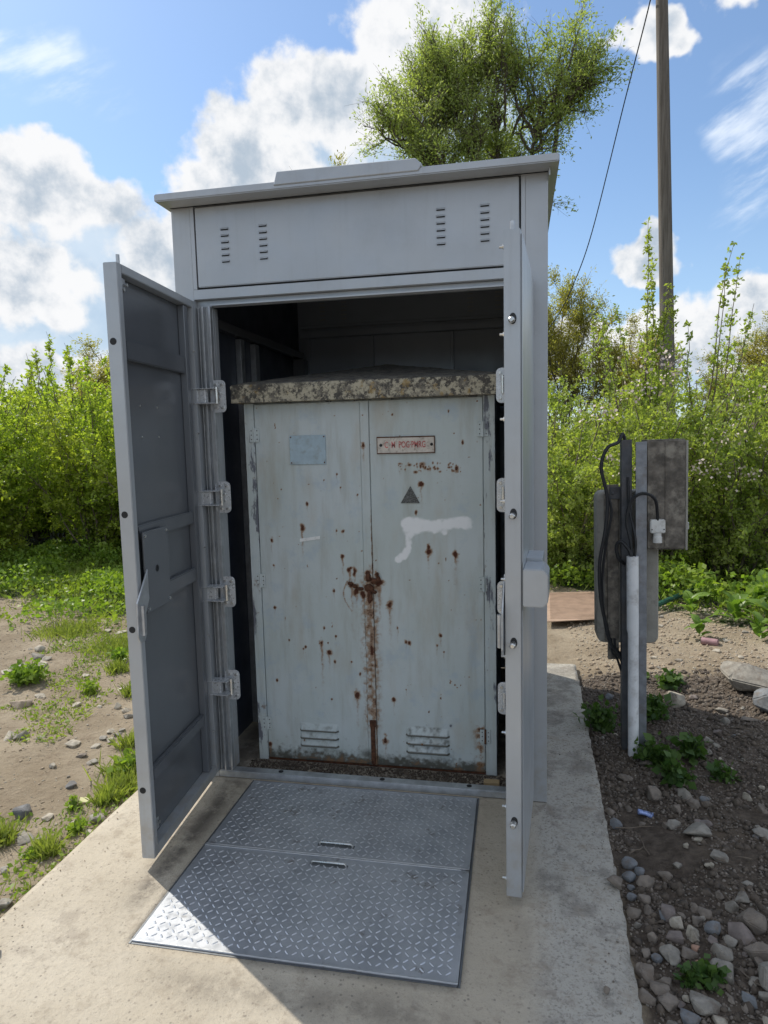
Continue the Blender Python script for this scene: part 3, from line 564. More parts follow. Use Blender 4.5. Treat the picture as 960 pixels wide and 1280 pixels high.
# painted doors: relief, wear and painted slat shadows carried by a fine grid
SPOTS = [(-0.933,1.401,1),(-0.996,1.375,1),(-0.918,1.34,1),(-1.08,1.267,1.3),(-1.11,1.15,2.2),(-1.264,1.092,1.6),(-0.838,1.306,1),(-0.943,1.137,1.2),(-0.91,1.137,1.5),(-0.918,1.02,2),(-0.543,1.352,2.4),(-0.416,1.669,1.1),(-0.356,1.533,1),(-0.569,1.223,1),(-0.515,1.045,2.6),(-0.392,1.033,2.4),(-0.804,1.532,1.8),(-0.884,0.964,1.8),(-0.863,0.95,1.8),(-0.514,1.066,1.6),(-1.259,0.971,1.2),(-0.384,1.42,1.6),(-0.889,0.957,2),(-0.863,0.942,1.6),(-0.964,0.853,1.3),(-1.262,0.766,1.2),(-1.034,0.6,2.6),(-0.998,0.558,2.2),(-1.212,0.716,1),(-1.019,0.673,1.1),(-0.963,0.636,1.1),(-1.114,0.577,1.3),(-0.972,0.509,1.1),(-0.7,0.796,2.6),(-0.665,0.684,1.4),(-0.627,0.618,1.4),(-0.612,0.615,1.4),(-0.464,0.653,1.6),(-0.482,0.605,1.6),(-0.451,0.579,1.3),(-1.265,0.405,1.2),(-0.867,0.351,3),(-0.691,0.34,1.8),(-0.735,0.135,2.2),(-1.314,0.08,2),(-0.89,0.513,1),(-0.85,0.456,1),(-0.631,0.389,1),(-0.994,0.324,1),(-0.747,0.896,4),(-0.8,0.868,4),(-0.784,0.914,3.4),(-0.798,0.943,3),(-0.878,0.889,3),(-0.824,0.838,3),(-0.856,0.86,3),(-0.791,0.816,3.5),(-0.761,0.936,2.4),(-1.195,0.609,1),(-1.124,0.568,1.2)]
SPR = [(-.612, 1.160, .034), (-.605, 1.175, .04), (-.58, 1.168, .042), (-.54, 1.172, .038), (-.50, 1.160, .038), (-.46, 1.165, .034), (-.42, 1.172, .033), (-.38, 1.178, .036), (-.345, 1.182, .036), (-.335, 1.160, .03), (-.60, 1.13, .03), (-.605, 1.09, .022), (-.608, 1.06, .022), (-.622, 1.03, .025), (-.645, 1.008, .025), (-.665, 1.0, .02), (-.44, 1.13, .025), (-.49, 1.135, .025), (-.56, 1.14, .03)]
SPR = [(a_[0]+(b_[0]-a_[0])*k/4, a_[1]+(b_[1]-a_[1])*k/4+.006*math.sin(i*5+k*2), (a_[2]+(b_[2]-a_[2])*k/4)*(.85+.25*math.sin(i*3.1+k*1.7)**2)) for i, (a_, b_) in enumerate(zip([SPR[j] for j in (9, 8, 7, 6, 5, 4, 3, 2, 1, 0, 10, 11, 12, 13, 14)], [SPR[j] for j in (8, 7, 6, 5, 4, 3, 2, 1, 0, 10, 11, 12, 13, 14, 15)])) for k in range(4)]+SPR[16:]
def paint_door(x0, x1, seed):
    d = .0035; xs = np.linspace(x0, x1, int((x1-x0)/d)+1); zs_ = np.linspace(.012, CZ-.006, int(1.72/d)+1); Xg, Zg = np.meshgrid(xs, zs_)
    n = fbm(Xg*60, Zg*60, 60+seed, 4)-.47; rust = np.zeros_like(Xg); rg_ = np.random.default_rng(90+seed)
    for (sx_, sz, s) in SPOTS:
        if sx_ < x0-.03 or sx_ > x1+.03: continue
        r = .0034*s**1.1; dd = np.hypot(Xg-sx_, (Zg-sz)*rg_.uniform(.45, .95))/(r*(1+1.9*n)); rust = np.maximum(rust, 1.1*np.exp(-dd**2*.7))
        L = .026*s**1.3*rg_.uniform(.6, 1.8); dz = sz-Zg; w = r*.75*(1-.35*np.clip(dz/L, 0, 1)); st_ = np.where((dz > 0), np.exp(-((Xg-sx_-.002*np.sin(dz*90+sx_*9))/w)**2)*np.exp(-dz/L), 0)
        rust = np.maximum(rust, st_*(.34+.30*(s > 1.7)))
        if s > 1.7: rust = np.maximum(rust, .23*np.where(dz > 0, np.exp(-((Xg-sx_)/(w*2.6))**2)*np.exp(-dz/(3*L)), 0)*(.7+n*2))
    # rust on the meeting seam, heavier downwards
    sm = np.exp(-((Xg-(-.789))/.011)**2)*sst(1.02-Zg, 0, .15)*(.42+1.1*n+.3*sst(fbm(Xg*0, Zg*16, 77), .4, .6)); sm2 = np.exp(-((Xg-(-.776))/.0032)**2)*sst(1.35-Zg, 0, .3)*(.55+1.5*n)
    halo = np.exp(-((Xg-(-.792))/.042)**2)*sst(1.0-Zg, 0, .08)*sst(Zg, .05, .3)*(.42+1.1*n)
    rust = np.maximum.reduce([rust, sm, sm2, halo])
    # curved scratch left of the seam
    for k in range(26):
        a = k/25; cx_, cz_ = -.90-.028*math.sin(a*3.1)+.02*a, .90-.14*a; rust = np.maximum(rust, .55*np.exp(-((Xg-cx_)**2+(Zg-cz_)**2)/(.0038**2)))
    # remains of a row of rusted letters under the name plate
    for k in range(60):
        cx_ = -.655+.29*rg_.random(); cz_ = 1.425+.022*(rg_.random()-.5)*2
        if -.46 < cx_ < -.42 and rg_.random() < .8: continue
        r = .0022+.005*rg_.random()**2*(1.5 if -.6 < cx_ < -.46 else .7); dd = np.hypot((Xg-cx_)/(.7 if k % 3 else 1.6), Zg-cz_)/r; rust = np.maximum(rust, .85*np.exp(-dd**2))
        rust = np.maximum(rust, .20*np.where(cz_ > Zg, np.exp(-((Xg-cx_)/.004)**2)*np.exp(-(cz_-Zg)/.03), 0))
    if x1 > -.4:
        rust = np.maximum(rust, np.exp(-(((Xg+.285)/.028)**2+((Zg-.20)/.035)**2))*(.8+2*n)); rust = np.maximum(rust, .5*np.exp(-((Xg+.29)/.022)**2)*sst(.2-Zg, 0, .02)*(.7+2.4*n))
    rust = np.maximum(rust, .55*sst(.06-Zg+.05*n, 0, .05)*sst(fbm(Xg*12, Zg*30, 71), .44, .56)*(.5+n))
    tiny = sst(fbm(Xg*45, Zg*45, 65+seed, 3), .735, .78)*.75; rust = np.maximum(rust, tiny)
    white = np.zeros_like(Xg)
    for (cx_, cz_, r) in SPR: white = 1-(1-white)*(1-.62*np.exp(-(np.hypot((Xg-cx_)*1.0, (Zg-cz_)*1.15)/(r*.70))**2))
    white = np.clip((white-.25)*1.55+1.1*n*sst(white, .15, .6)+.5*(fbm(Xg*18, Zg*26, 67)-.5)*sst(white, .1, .5), 0, 1)
    grime_shade = np.clip(.95*sst(.10-Zg, 0, .09)+1.2*n*sst(.2-Zg, 0, .1), 0, 1)+.35*sst(Zg, CZ-.03, CZ)
    for vx0, vx1, vz0, vz1 in ((-1.157, -.965, .07, .20), (-.634, -.432, .075, .215)):
        ins = sst(Xg, vx0-.02, vx0+.02)*sst(-Xg, -vx1-.02, -vx1+.02)*sst(Zg, vz0-.05, vz0+.02)*sst(-Zg, -vz1-.01, -vz1+.01); grime_shade = np.maximum(grime_shade, ins*(.34+1.3*n)*(1 if vx0 > -1 else .7))
    grime_shade = np.maximum(grime_shade, .3*np.exp(-((Xg-(-.80))/.05)**2)*sst(.12-Zg, 0, .06)+.5*np.exp(-(((Xg+.83)/.05)**2+((Zg-.06)/.03)**2)))
    relief = CY0-.0012*(vn(Xg*7, Zg*5, 99)-.5)*2
    lou = np.zeros_like(Xg)
    for vx0, vx1, vz0, vz1 in ((-1.157, -.965, .085, .200), (-.634, -.432, .085, .210)):
        ph = (Zg-vz0)/(vz1-vz0)*3; inn = (Xg > vx0) & (Xg < vx1) & (Zg > vz0) & (Zg < vz1); lou = np.where(inn, .016*(1-(ph % 1))*sst(Xg, vx0, vx0+.01)*sst(-Xg, -vx1, -vx1+.01), lou); grime_shade = np.maximum(grime_shade, np.where(inn, sst(.26-(ph % 1), 0, .16)*1.5, 0))  # dark line at the foot of each vent slat paints its shadow
    Yg = relief-lou
    idx = np.arange(Xg.size).reshape(Xg.shape); Q = np.stack([idx[:-1, :-1], idx[:-1, 1:], idx[1:, 1:], idx[1:, :-1]], -1).reshape(-1, 4)
    V = np.stack([Xg-ox, Yg-oy, Zg], -1).reshape(-1, 3)
    # give the sheet its thickness: turned edges
    bo_ = np.concatenate([idx[0, :], idx[1:, -1], idx[-1, ::-1][1:], idx[::-1, 0][1:-1]]); nb = len(bo_); V2 = V[bo_].copy(); V2[:, 1] = CY0+.0118-oy; b2 = np.arange(nb)+len(V)
    SQ = np.stack([bo_, b2, np.roll(b2, -1), np.roll(bo_, -1)], -1)
    c = np.stack([rust, white, grime_shade], -1).reshape(-1, 3); ob = np_mesh('cabinet_door', np.concatenate([V, V2]), np.concatenate([Q, SQ]), M['cab'], Cb, smooth=False)
    set_col(ob.data, 'paint', np.clip(np.concatenate([c, np.repeat(c[bo_[:1]]*0, nb, 0)]), 0, 1.4)); return ob
d1 = paint_door(-1.3225, -.8185, 1); d2 = paint_door(-.7745, -.2675, 2)
d1['label'] = 'left cabinet door with a blank pale blue plate'; d2['label'] = 'right cabinet door with a red lettered plate and sprayed white paint'
ms = paint_door(-.8165, -.7765, 3); ms.name = 'meeting_strip'; ms.location.y = -.006
# hinges, plates, handle and hasp
def chinge(x, z, flip, par):
    s_ = -1 if flip else 1
    mb = MB().box(-.024, -.002, -.0035, 0, -.032, .032).box(.002, .024, -.0035, 0, -.032, .032); h = mb.build('butt_hinge', M['cabframe'], Cb, bev=.001); h.location = (x-ox, -.0045, z)
    MB().tube([(0, -.005, -.034), (0, -.005, .034)], .0048, 8).build('hinge_pin', M['rust'] if z < .5 and flip else M['cabframe'], h, smooth=True)
    b = MB()
    for u in (-.014, .014):
        for w in (-.02, 0, .02): b.tube([(u, -.0035, w), (u, -.0048, w)], .003, 6)
    b.build('screws', M['darksteel'], h)
for z in (1.590, .899, .188): chinge(-1.3240, z, False, None); chinge(-.2658, z, True, None)
pl = MB().box(-1.154, -.981, -.004, 0, 1.449, 1.582); pl.v = [(x-ox, y, z) for x, y, z in pl.v]; po = pl.build('blank_plate', M['cabplate'], d1, bev=.001); po.location.y = -.0015
b = MB()
for x in (-1.147, -.988):
    for z in (1.457, 1.575): b.tube([(x-ox, -.005, z), (x-ox, -.0075, z)], .0035, 6)
b.build('rivets', M['rust'], d1)
sg = MB().box(-.741, -.477, -.005, 0, 1.490, 1.567); sg.v = [(x-ox, y, z) for x, y, z in sg.v]; so_ = sg.build('name_plate', M['enamel'], d2, bev=.002); so_.location.y = -.0015
rb = MB(); zc_ = 1.5285
rb.box(-.741-ox, -.477-ox, -.0078, -.0066, 1.562, 1.567).box(-.741-ox, -.477-ox, -.0078, -.0066, 1.490, 1.494).box(-.741-ox, -.738-ox, -.0078, -.0066, 1.494, 1.562).box(-.481-ox, -.477-ox, -.0078, -.0066, 1.494, 1.562)
rb.build('plate_rim', M['rust'], d2)
tri = MB().prism([(-.592-ox, 1.343), (-.638-ox, 1.266), (-.550-ox, 1.266)], 'y', -.0035, -.0018); tri.build('warning_triangle', M['tri'], d2)
lb = MB().prism([(-1.122-ox, 1.086), (-1.122-ox, 1.101), (-1.024-ox, 1.115), (-1.024-ox, 1.100)], 'y', -.0040, -.0016); lb.build('paper_label', M['label'], d1)
def text_mesh(s, size, x, y, z, mat, name, parent, ext=.0006, sp=1.0, sx_=1.0):
    cu = bpy.data.curves.new(name, 'FONT'); cu.body = s; cu.size = size; cu.extrude = ext; cu.align_x = 'CENTER'; cu.align_y = 'CENTER'; cu.space_character = sp; cu.offset = .0006; cu.resolution_u = 3
    o = bpy.data.objects.new(name, cu); col.objects.link(o); dg = bpy.context.evaluated_depsgraph_get(); me = bpy.data.meshes.new_from_object(o.evaluated_get(dg)); bpy.data.objects.remove(o); 
    me.materials.clear(); q_ = link(name, me, mat, parent); q_.rotation_euler = (R(90), 0, 0); q_.location = (x, y, z); q_.scale = (sx_, 1, 1); return q_
text_mesh('C  M  POG·PMRG', .040, -.612-ox, -.0070, 1.529, M['redletter'], 'lettering', d2, sx_=.62)
b = MB()
for x in (-.722, -.492): b.tube([(x-ox, -.0060, 1.529), (x-ox, -.0082, 1.529)], .007, 10)
b.build('plate_screws', M['black'], d2, smooth=True)
# vent rivets
for xs_, zs2, par in (((-1.18, -1.06, -.94), .222, d1), ((-.655, -.535, -.425), .228, d2)):
    b = MB()
    for x in xs_:
        b.tube([(x-ox, -.0015, zs2), (x-ox, -.0045, zs2)], .006, 8)
    for x in (xs_[0], xs_[2]): b.tube([(x-ox, -.0015, .068), (x-ox, -.0045, .068)], .006, 8)
    b.build('vent_rivets', M['cabframe'], par, smooth=True)
# broken lock remains: rusty lug, hasp and bolt lower down
def rust_lump(name, blobs):
    bm = bmesh.new()
    for (x, z, rx, rz_, dy) in blobs:
        q_ = bmesh.ops.create_icosphere(bm, subdivisions=3, radius=1)['verts']
        for v in q_:
            d = v.co.copy(); k_ = .75+.7*(float(fbm(np.array(d.x*2.3+x*50), np.array(d.z*2.3+d.y*1.7+z*40), 210, 4))-.3); v.co = Vector((x-ox+d.x*rx*k_, CY0-oy-.009-dy+d.y*.012*k_, z+d.z*rz_*k_))
    me = bpy.data.meshes.new(name); bm.to_mesh(me); bm.free(); me.polygons.foreach_set('use_smooth', [True]*len(me.polygons)); return link(name, me, M['rust'], Cb)
rust_lump('rusty_lock_remains', [(-.792, .875, .026, .020, 0), (-.796, .925, .014, .024, .001), (-.765, .905, .020, .017, .002), (-.748, .915, .012, .018, .002), (-.790, .835, .014, .030, 0), (-.836, .868, .020, .010, 0), (-.862, .880, .012, .012, 0), (-.884, .893, .014, .009, 0), (-.770, .855, .016, .010, 0), (-.752, .935, .006, .016, .003)])
hs = MB().box(-.806, -.776, -.012, .002, .205, .235).box(-.803, -.783, -.010, .002, .02, .2045); hs.v = [(x-ox, y-.0062, z) for x, y, z in hs.v]; hs.build('drop_bolt', M['rust'], Cb, bev=.002)
o = chips_later = None
# lid
def lid():
    x0, x1, y0, y1 = -1.405, -.162, CY0-.055, CY1+.05; V = []; nx_, ny_ = 64, 40
    mb_bm = bmesh.new()
    xs = np.linspace(x0, x1, nx_+1); ys = np.linspace(y0, y1, ny_+1); A, B = np.meshgrid(xs, ys)
    cxm, cym = -.775, (y0+y1)/2; hx = (x1-x0)/2; hy = (y1-y0)/2
    rr = np.maximum(np.abs(A-(x0+x1)/2)/hx, np.abs(B-cym)/hy); top = 1.823+.125*(1-rr)+.006*(fbm(A*20, B*20, 81)-.5)
    edge = (rr > .999); top = top-edge*.004
    Vt = np.stack([A, B, top], -1).reshape(-1, 3)
    idx = np.arange(A.size).reshape(A.shape); Q = list(np.stack([idx[:-1, :-1], idx[:-1, 1:], idx[1:, 1:], idx[1:, :-1]], -1).reshape(-1, 4))
    bo_ = np.concatenate([idx[0, :], idx[1:, -1], idx[-1, ::-1][1:], idx[::-1, 0][1:-1]]); nb = len(bo_); Vs = [Vt]; prev = bo_; k0 = len(Vt)
    for kz, z in enumerate(np.linspace(1.81, 1.737, 6)):
        P = Vt[bo_].copy(); jit = .004*(fbm(P[:, 0]*40+z*50, P[:, 1]*40+z*80, 83)-.5)*2; dx = np.sign(P[:, 0]-(x0+x1)/2)*(np.abs(np.abs(P[:, 0]-(x0+x1)/2)-hx) < 1e-4); dy = np.sign(P[:, 1]-cym)*(np.abs(np.abs(P[:, 1]-cym)-hy) < 1e-4)
        P[:, 0] += dx*(.004+jit); P[:, 1] += dy*(.004+jit); P[:, 2] = z+.002*(fbm(P[:, 0]*30, P[:, 1]*30, 84)-.5); Vs.append(P); cur = np.arange(nb)+k0; k0 += nb
        Q += list(np.stack([prev, cur, np.roll(cur, -1), np.roll(prev, -1)], -1)); prev = cur
    P = Vs[-1].copy(); P[:, 0] = (x0+x1)/2+(P[:, 0]-(x0+x1)/2)*.9; P[:, 1] = cym+(P[:, 1]-cym)*.9; Vs.append(P); cur = np.arange(nb)+k0; Q += list(np.stack([prev, cur, np.roll(cur, -1), np.roll(prev, -1)], -1))
    V = np.concatenate(Vs); V[:, 0] -= ox; V[:, 1] -= oy; o = np_mesh('lid', V, np.array(Q), M['lid'], Cb, smooth=True); o.data.set_sharp_from_angle(angle=R(35))
lid()
#PART3

# ---------------------------------------------------------------- meter post right of the slab
gz = float(ground_h(.43, .56))
MP = empty('cable_post', (.445, .56, gz), label='steel post carrying weathered junction boxes, a white pipe and black cables, right of the kiosk', cat='utility post')
MP.rotation_euler = (0, R(-.9), 0); mx, my = .445, .56
def mp(name, mb, mat, bev=0, parent=None, **k):
    if parent is None: mb.v = [(x-mx, y-my, z-gz) for x, y, z in mb.v]
    return mb.build(name, mat, parent or MP, bev=bev, **k)
mp('channel', MB().box(.392, .440, .575, .582, -.25, 1.527).box(.392, .398, .5825, .625, -.25, 1.527).box(.434, .440, .5825, .625, -.25, 1.527), M['darksteel'], .001)
mp('angle_post', MB().box(.452, .502, .548, .5545, -.25, 1.515).box(.496, .502, .555, .598, -.25, 1.515), M['greypost'], .001)
mp('conduit', MB().tube([(.436, .522, -.25), (.436, .522, .30), (.436, .522, .60), (.434, .522, .62), (.433, .522, .975)], [.025, .025, .025, .0275, .0275], 18), M['whitepvc'], smooth=True)
def rrect(x0, x1, z0, z1, r, n=4):
    pts = []
    for cx, cz, a0 in ((x1-r, z1-r, 0), (x0+r, z1-r, 90), (x0+r, z0+r, 180), (x1-r, z0+r, 270)):
        for k in range(n+1): a = R(a0+90*k/n); pts.append((cx+r*math.cos(a), cz+r*math.sin(a)))
    return pts
mp('meter_box', MB().prism(rrect(.285, .578, .51, 1.276, .035), 'y', .66, .78), M['greybox'], .006, smooth=True)
mp('box_spine', MB().box(.335, .388, .640, .659, .43, 1.31).box(.322, .334, .650, .659, .52, 1.265), M['mossbox'], .003)
mp('box_bracket', MB().box(.345, .44, .630, .6395, 1.24, 1.30).tube([(.36, .629, 1.27), (.36, .622, 1.27)], .008, 6), M['darksteel'], .002)
jb = mp('junction_box', MB().box(.503, .685, .575, .74, .998, 1.522), M['mossbox'], .008, smooth=True, seg=3)
mp('box_rib', MB().box(.588, .592, .571, .5745, 1.01, 1.51), M['mossbox'], .001); mp('box_edge', MB().box(.679, .689, .569, .5745, .995, 1.515), M['greybox'], .002)
mp('box_catch', MB().box(.6855, .702, .60, .62, 1.09, 1.125), M['galv'], .002)
so2 = mp('socket', MB().box(.517, .584, .540, .5745, 1.082, 1.146), M['whitesock'], .004, seg=2)
mp('socket_shroud', MB().tube([(.550, .552, 1.082), (.550, .552, 1.066), (.550, .550, 1.064), (.550, .550, 1.036)], [.018, .018, .021, .021], 14), M['whitesock'], smooth=True)
for x in (.524, .577): mp('socket_screw', MB().tube([(x, .540, 1.10), (x, .5375, 1.10)], .0035, 6), M['darksteel'])
def smooth_path(pts, k=6):
    P = [Vector(p) for p in pts]; out = []
    for i in range(len(P)-1):
        p0, p1, p2, p3 = P[max(i-1, 0)], P[i], P[i+1], P[min(i+2, len(P)-1)]
        for j in range(k):
            t_ = j/k; out.append(.5*((2*p1)+(p2-p0)*t_+(2*p0-5*p1+4*p2-p3)*t_*t_+(3*p1-p0-3*p2+p3)*t_**3))
    return out+[P[-1]]
for pts, r in (([(.415, .60, 1.50), (.40, .585, 1.555), (.375, .57, 1.515), (.325, .56, 1.49), (.297, .555, 1.40), (.325, .56, 1.25), (.315, .56, 1.10), (.288, .565, .93), (.295, .575, .75), (.325, .59, .60), (.345, .60, .52), (.39, .60, .45), (.41, .60, .38)], .0085),
               ([(.325, .575, 1.28), (.345, .57, 1.18), (.318, .57, 1.02), (.302, .58, .85), (.31, .585, .66), (.338, .60, .53), (.375, .61, .49), (.40, .61, .43)], .0065),
               ([(.434, .525, .95), (.424, .525, 1.05), (.408, .53, 1.14), (.425, .525, 1.235), (.475, .515, 1.275), (.530, .520, 1.25), (.548, .545, 1.18), (.550, .552, 1.12)], .0075),
               ([(.440, .525, .95), (.448, .53, 1.05), (.425, .56, 1.20), (.42, .57, 1.35)], .006),
               ([(.430, .520, .95), (.420, .52, 1.00), (.385, .53, 1.045), (.362, .54, 1.02), (.375, .55, .96), (.405, .57, .93)], .0085),
               ([(.345, .60, .55), (.35, .605, .48), (.372, .61, .45), (.40, .615, .36)], .006), ([(.36, .60, .55), (.37, .605, .48), (.395, .61, .47), (.42, .615, .40)], .006)):
    mp('cable', MB().tube(smooth_path(pts), r, 7), M['rubber'], smooth=True)

# ---------------------------------------------------------------- telegraph pole and line
TP = empty('telegraph_pole', (2.83, 11, 0), label='bare wooden telegraph pole rising out of the bushes right of the kiosk', cat='telegraph pole')
TP.rotation_euler = (0, R(-2.0), 0)
MB().tube([(0, 0, -.5), (0, 0, 3), (0, 0, 6.5), (0, 0, 10.6)], [.14, .13, .116, .10], 20).build('shaft', M['pole'], TP, smooth=True)
MB().tube([(-.115, -.02, 9.9), (-.20, -.02, 9.9)], .012, 8).build('bracket', M['galv'], TP)
Cm = Vector((-0.1268, -2.7662, 1.55))
wp = [(2.36, 11, 9.9), (2.306, 11, 9.405), (1.873, 11, 7.668), (1.322, 11, 5.42), (.988, 11, 4.478), (.735, 11, 3.964), (.40, 11, 3.5)]
wp = [Cm+(Vector(p)-Cm)*(1+.09*i) if i > 1 else Vector(p) for i, p in enumerate(wp)]
tag(MB().tube(smooth_path(wp, 8), .013, 6).build('overhead_line', M['rubber'], None, smooth=True), 'thin black overhead line hanging from the top of the telegraph pole', 'cable')

# ---------------------------------------------------------------- stones
SM = {}
def stone_mesh(k, variant):
    if (k, variant) in SM: return SM[(k, variant)]
    rg_ = np.random.default_rng(500+variant); bm = bmesh.new(); bmesh.ops.create_icosphere(bm, subdivisions=3, radius=1)
    n = rg_.normal(size=(11+variant % 4, 3)); n /= np.linalg.norm(n, axis=1)[:, None]; dd = rg_.uniform(.46, .84, len(n)); rnd = variant == 0
    for v in bm.verts:
        d = np.array(v.co); q_ = n@d; rr = min([1.0]+[dd[i]/q_[i] for i in range(len(n)) if q_[i] > .05])
        rr = .5*rr+.5*.82 if rnd else rr
        rr *= 1+.05*float(fbm(np.array(d[0]*3+9), np.array(d[1]*3+d[2]*2), 300+variant, 3)-.45); v.co = Vector(d*rr)
    if not rnd:                                      # broken rubble: the hull of a few points with softened edges
        bm.free(); bm = bmesh.new(); pts = rg_.normal(size=(13+variant % 5, 3)); pts /= np.linalg.norm(pts, axis=1)[:, None]; pts *= rg_.uniform(.78, 1.05, (len(pts), 1))
        for p in pts: bm.verts.new(p)
        res = bmesh.ops.convex_hull(bm, input=bm.verts); bmesh.ops.delete(bm, geom=[v for v in bm.verts if not v.link_faces], context='VERTS')
        bmesh.ops.dissolve_limit(bm, angle_limit=R(16), verts=bm.verts, edges=bm.edges)
        bmesh.ops.bevel(bm, geom=list(bm.edges), offset=.055, segments=2, affect='EDGES', clamp_overlap=True); bmesh.ops.triangulate(bm, faces=bm.faces); bmesh.ops.subdivide_edges(bm, edges=[e for e in bm.edges if e.calc_length() > .35], cuts=2, use_grid_fill=True); bmesh.ops.triangulate(bm, faces=bm.faces)
        for v in bm.verts: d = v.co; v.co = d*(1+.10*(float(fbm(np.array(d.x*3+9.), np.array(d.y*3+d.z*2.), 400+variant, 3))-.45))
        bmesh.ops.recalc_face_normals(bm, faces=bm.faces)
    me = bpy.data.meshes.new('stone'); bm.to_mesh(me); bm.free(); me.polygons.foreach_set('use_smooth', [True]*len(me.polygons)); me.set_sharp_from_angle(angle=R(22))
    if 'stone_'+k not in M: M['stone_'+k] = stone_mat(k)
    me.materials.append(M['stone_'+k]); SM[(k, variant)] = me; return me
CN = {'n': 'brown', 'b': 'blue grey', 'g': 'grey', 'c': 'cream', 'p': 'purplish brown', 'o': 'orange brown', 'br': 'sandy brown', 'd': 'dark grey'}
rs_ = random.Random(11)
def stone(x, y, w, asp, k, label, group, name='stone', z=None, sink=.30, rot=None, flat=.62):
    o = link(name, stone_mesh(k, 0 if k == 'b' and rs_.random() < .5 else 1+rs_.randrange(9)), None); hw = w/2*1.18; hz = hw*min(1.05, max(.3, asp*.85)); hy = hw*rs_.uniform(.8, 1.05)
    o.scale = (hw, hy, hz); o.rotation_euler = (rs_.uniform(-.25, .25), rs_.uniform(-.25, .25), rs_.uniform(-.5, .5)+(3.14 if rs_.random() < .5 else 0))
    zg = float(ground_h(x, y)) if z is None else z; o.location = (x, y, zg+hz*(1-2*sink)*.9); tag(o, label, 'stone', group); return o
RS = [(0.28,-0.33,0.062,0.8,'b'),(0.27,-0.41,0.051,0.88,'b'),(0.31,-0.37,0.042,0.64,'b'),(0.32,-0.44,0.059,1.1,'n'),(0.27,-0.46,0.029,0.84,'b'),(0.26,-0.51,0.037,0.92,'b'),(0.21,-0.51,0.058,0.65,'n'),(0.3,-0.52,0.048,0.88,'n'),(0.26,-0.59,0.058,0.81,'n'),(0.3,-0.57,0.047,0.82,'n'),(0.26,-0.65,0.032,0.83,'g'),(0.39,-0.39,0.066,0.68,'n'),(0.45,-0.33,0.03,0.9,'g'),(0.6,-0.29,0.064,0.67,'g'),(0.55,-0.35,0.042,0.79,'c'),(0.53,-0.39,0.013,0.82,'c'),(0.66,-0.42,0.043,0.37,'g'),(0.57,-0.55,0.044,1.25,'g'),(0.61,-0.5,0.056,0.7,'g'),(0.38,-0.65,0.053,0.9,'c'),(0.36,-0.71,0.057,0.82,'p'),(0.42,-0.69,0.06,0.83,'c'),(0.48,-0.67,0.055,0.86,'b'),(0.33,-0.77,0.056,0.95,'g'),(0.29,-0.71,0.042,1.25,'n'),(0.26,-0.77,0.038,0.93,'n'),(0.32,-0.74,0.028,1.09,'n'),(0.29,-0.79,0.035,1.0,'b'),(0.41,-0.75,0.036,0.71,'o'),(0.46,-0.72,0.046,0.78,'p'),(0.52,-0.71,0.046,0.94,'g'),(0.48,-0.76,0.07,0.79,'g'),(0.41,-0.82,0.044,0.89,'o'),(0.25,-0.85,0.069,0.61,'n'),(0.3,-0.87,0.043,0.5,'n'),(0.28,-0.9,0.071,0.6,'n'),(0.23,-0.94,0.054,0.91,'n'),(0.29,-0.95,0.051,1.0,'n'),(0.21,-0.76,0.041,1.12,'n'),(0.33,-0.99,0.059,0.58,'b'),(0.33,-1.03,0.053,0.5,'g'),(0.5,-0.94,0.046,1.1,'b'),(0.54,-0.92,0.037,1.38,'g'),(0.54,-0.86,0.038,0.62,'g'),(0.57,-0.78,0.044,0.67,'n'),(0.55,-0.75,0.025,0.7,'p'),(0.34,-0.93,0.023,0.9,'c'),(0.37,-0.84,0.034,0.86,'n'),(0.12,-0.98,0.023,1.2,'n'),(0.44,-0.63,0.04,0.93,'n'),(0.77,1.17,0.124,1.0,'c'),(0.45,0.15,0.094,0.93,'n'),(0.27,-0.07,0.053,1.11,'b'),(0.58,0.14,0.068,0.73,'g'),(0.56,-0.12,0.124,0.45,'g'),(0.83,0.72,0.051,0.86,'g'),(0.72,0.51,0.041,0.73,'g'),(0.78,0.55,0.056,0.7,'g'),(0.82,0.49,0.022,0.88,'c'),(0.84,0.15,0.055,0.89,'c'),(0.91,0.21,0.027,0.82,'c'),(0.8,0.19,0.043,0.71,'n'),(0.66,0.07,0.03,1.0,'n'),(0.38,-0.05,0.035,0.67,'n'),(0.26,0.03,0.039,0.94,'n'),(0.46,-0.07,0.041,0.86,'n'),(0.53,0.03,0.045,1.0,'n'),(0.6,0.07,0.048,1.0,'n'),(0.85,0.06,0.047,1.0,'n'),(0.8,-0.13,0.066,0.58,'g'),(0.56,-0.18,0.044,0.5,'c'),(0.5,-0.23,0.027,1.2,'c'),(0.95,0.88,0.053,0.86,'g'),(1.07,0.9,0.091,0.33,'n')]
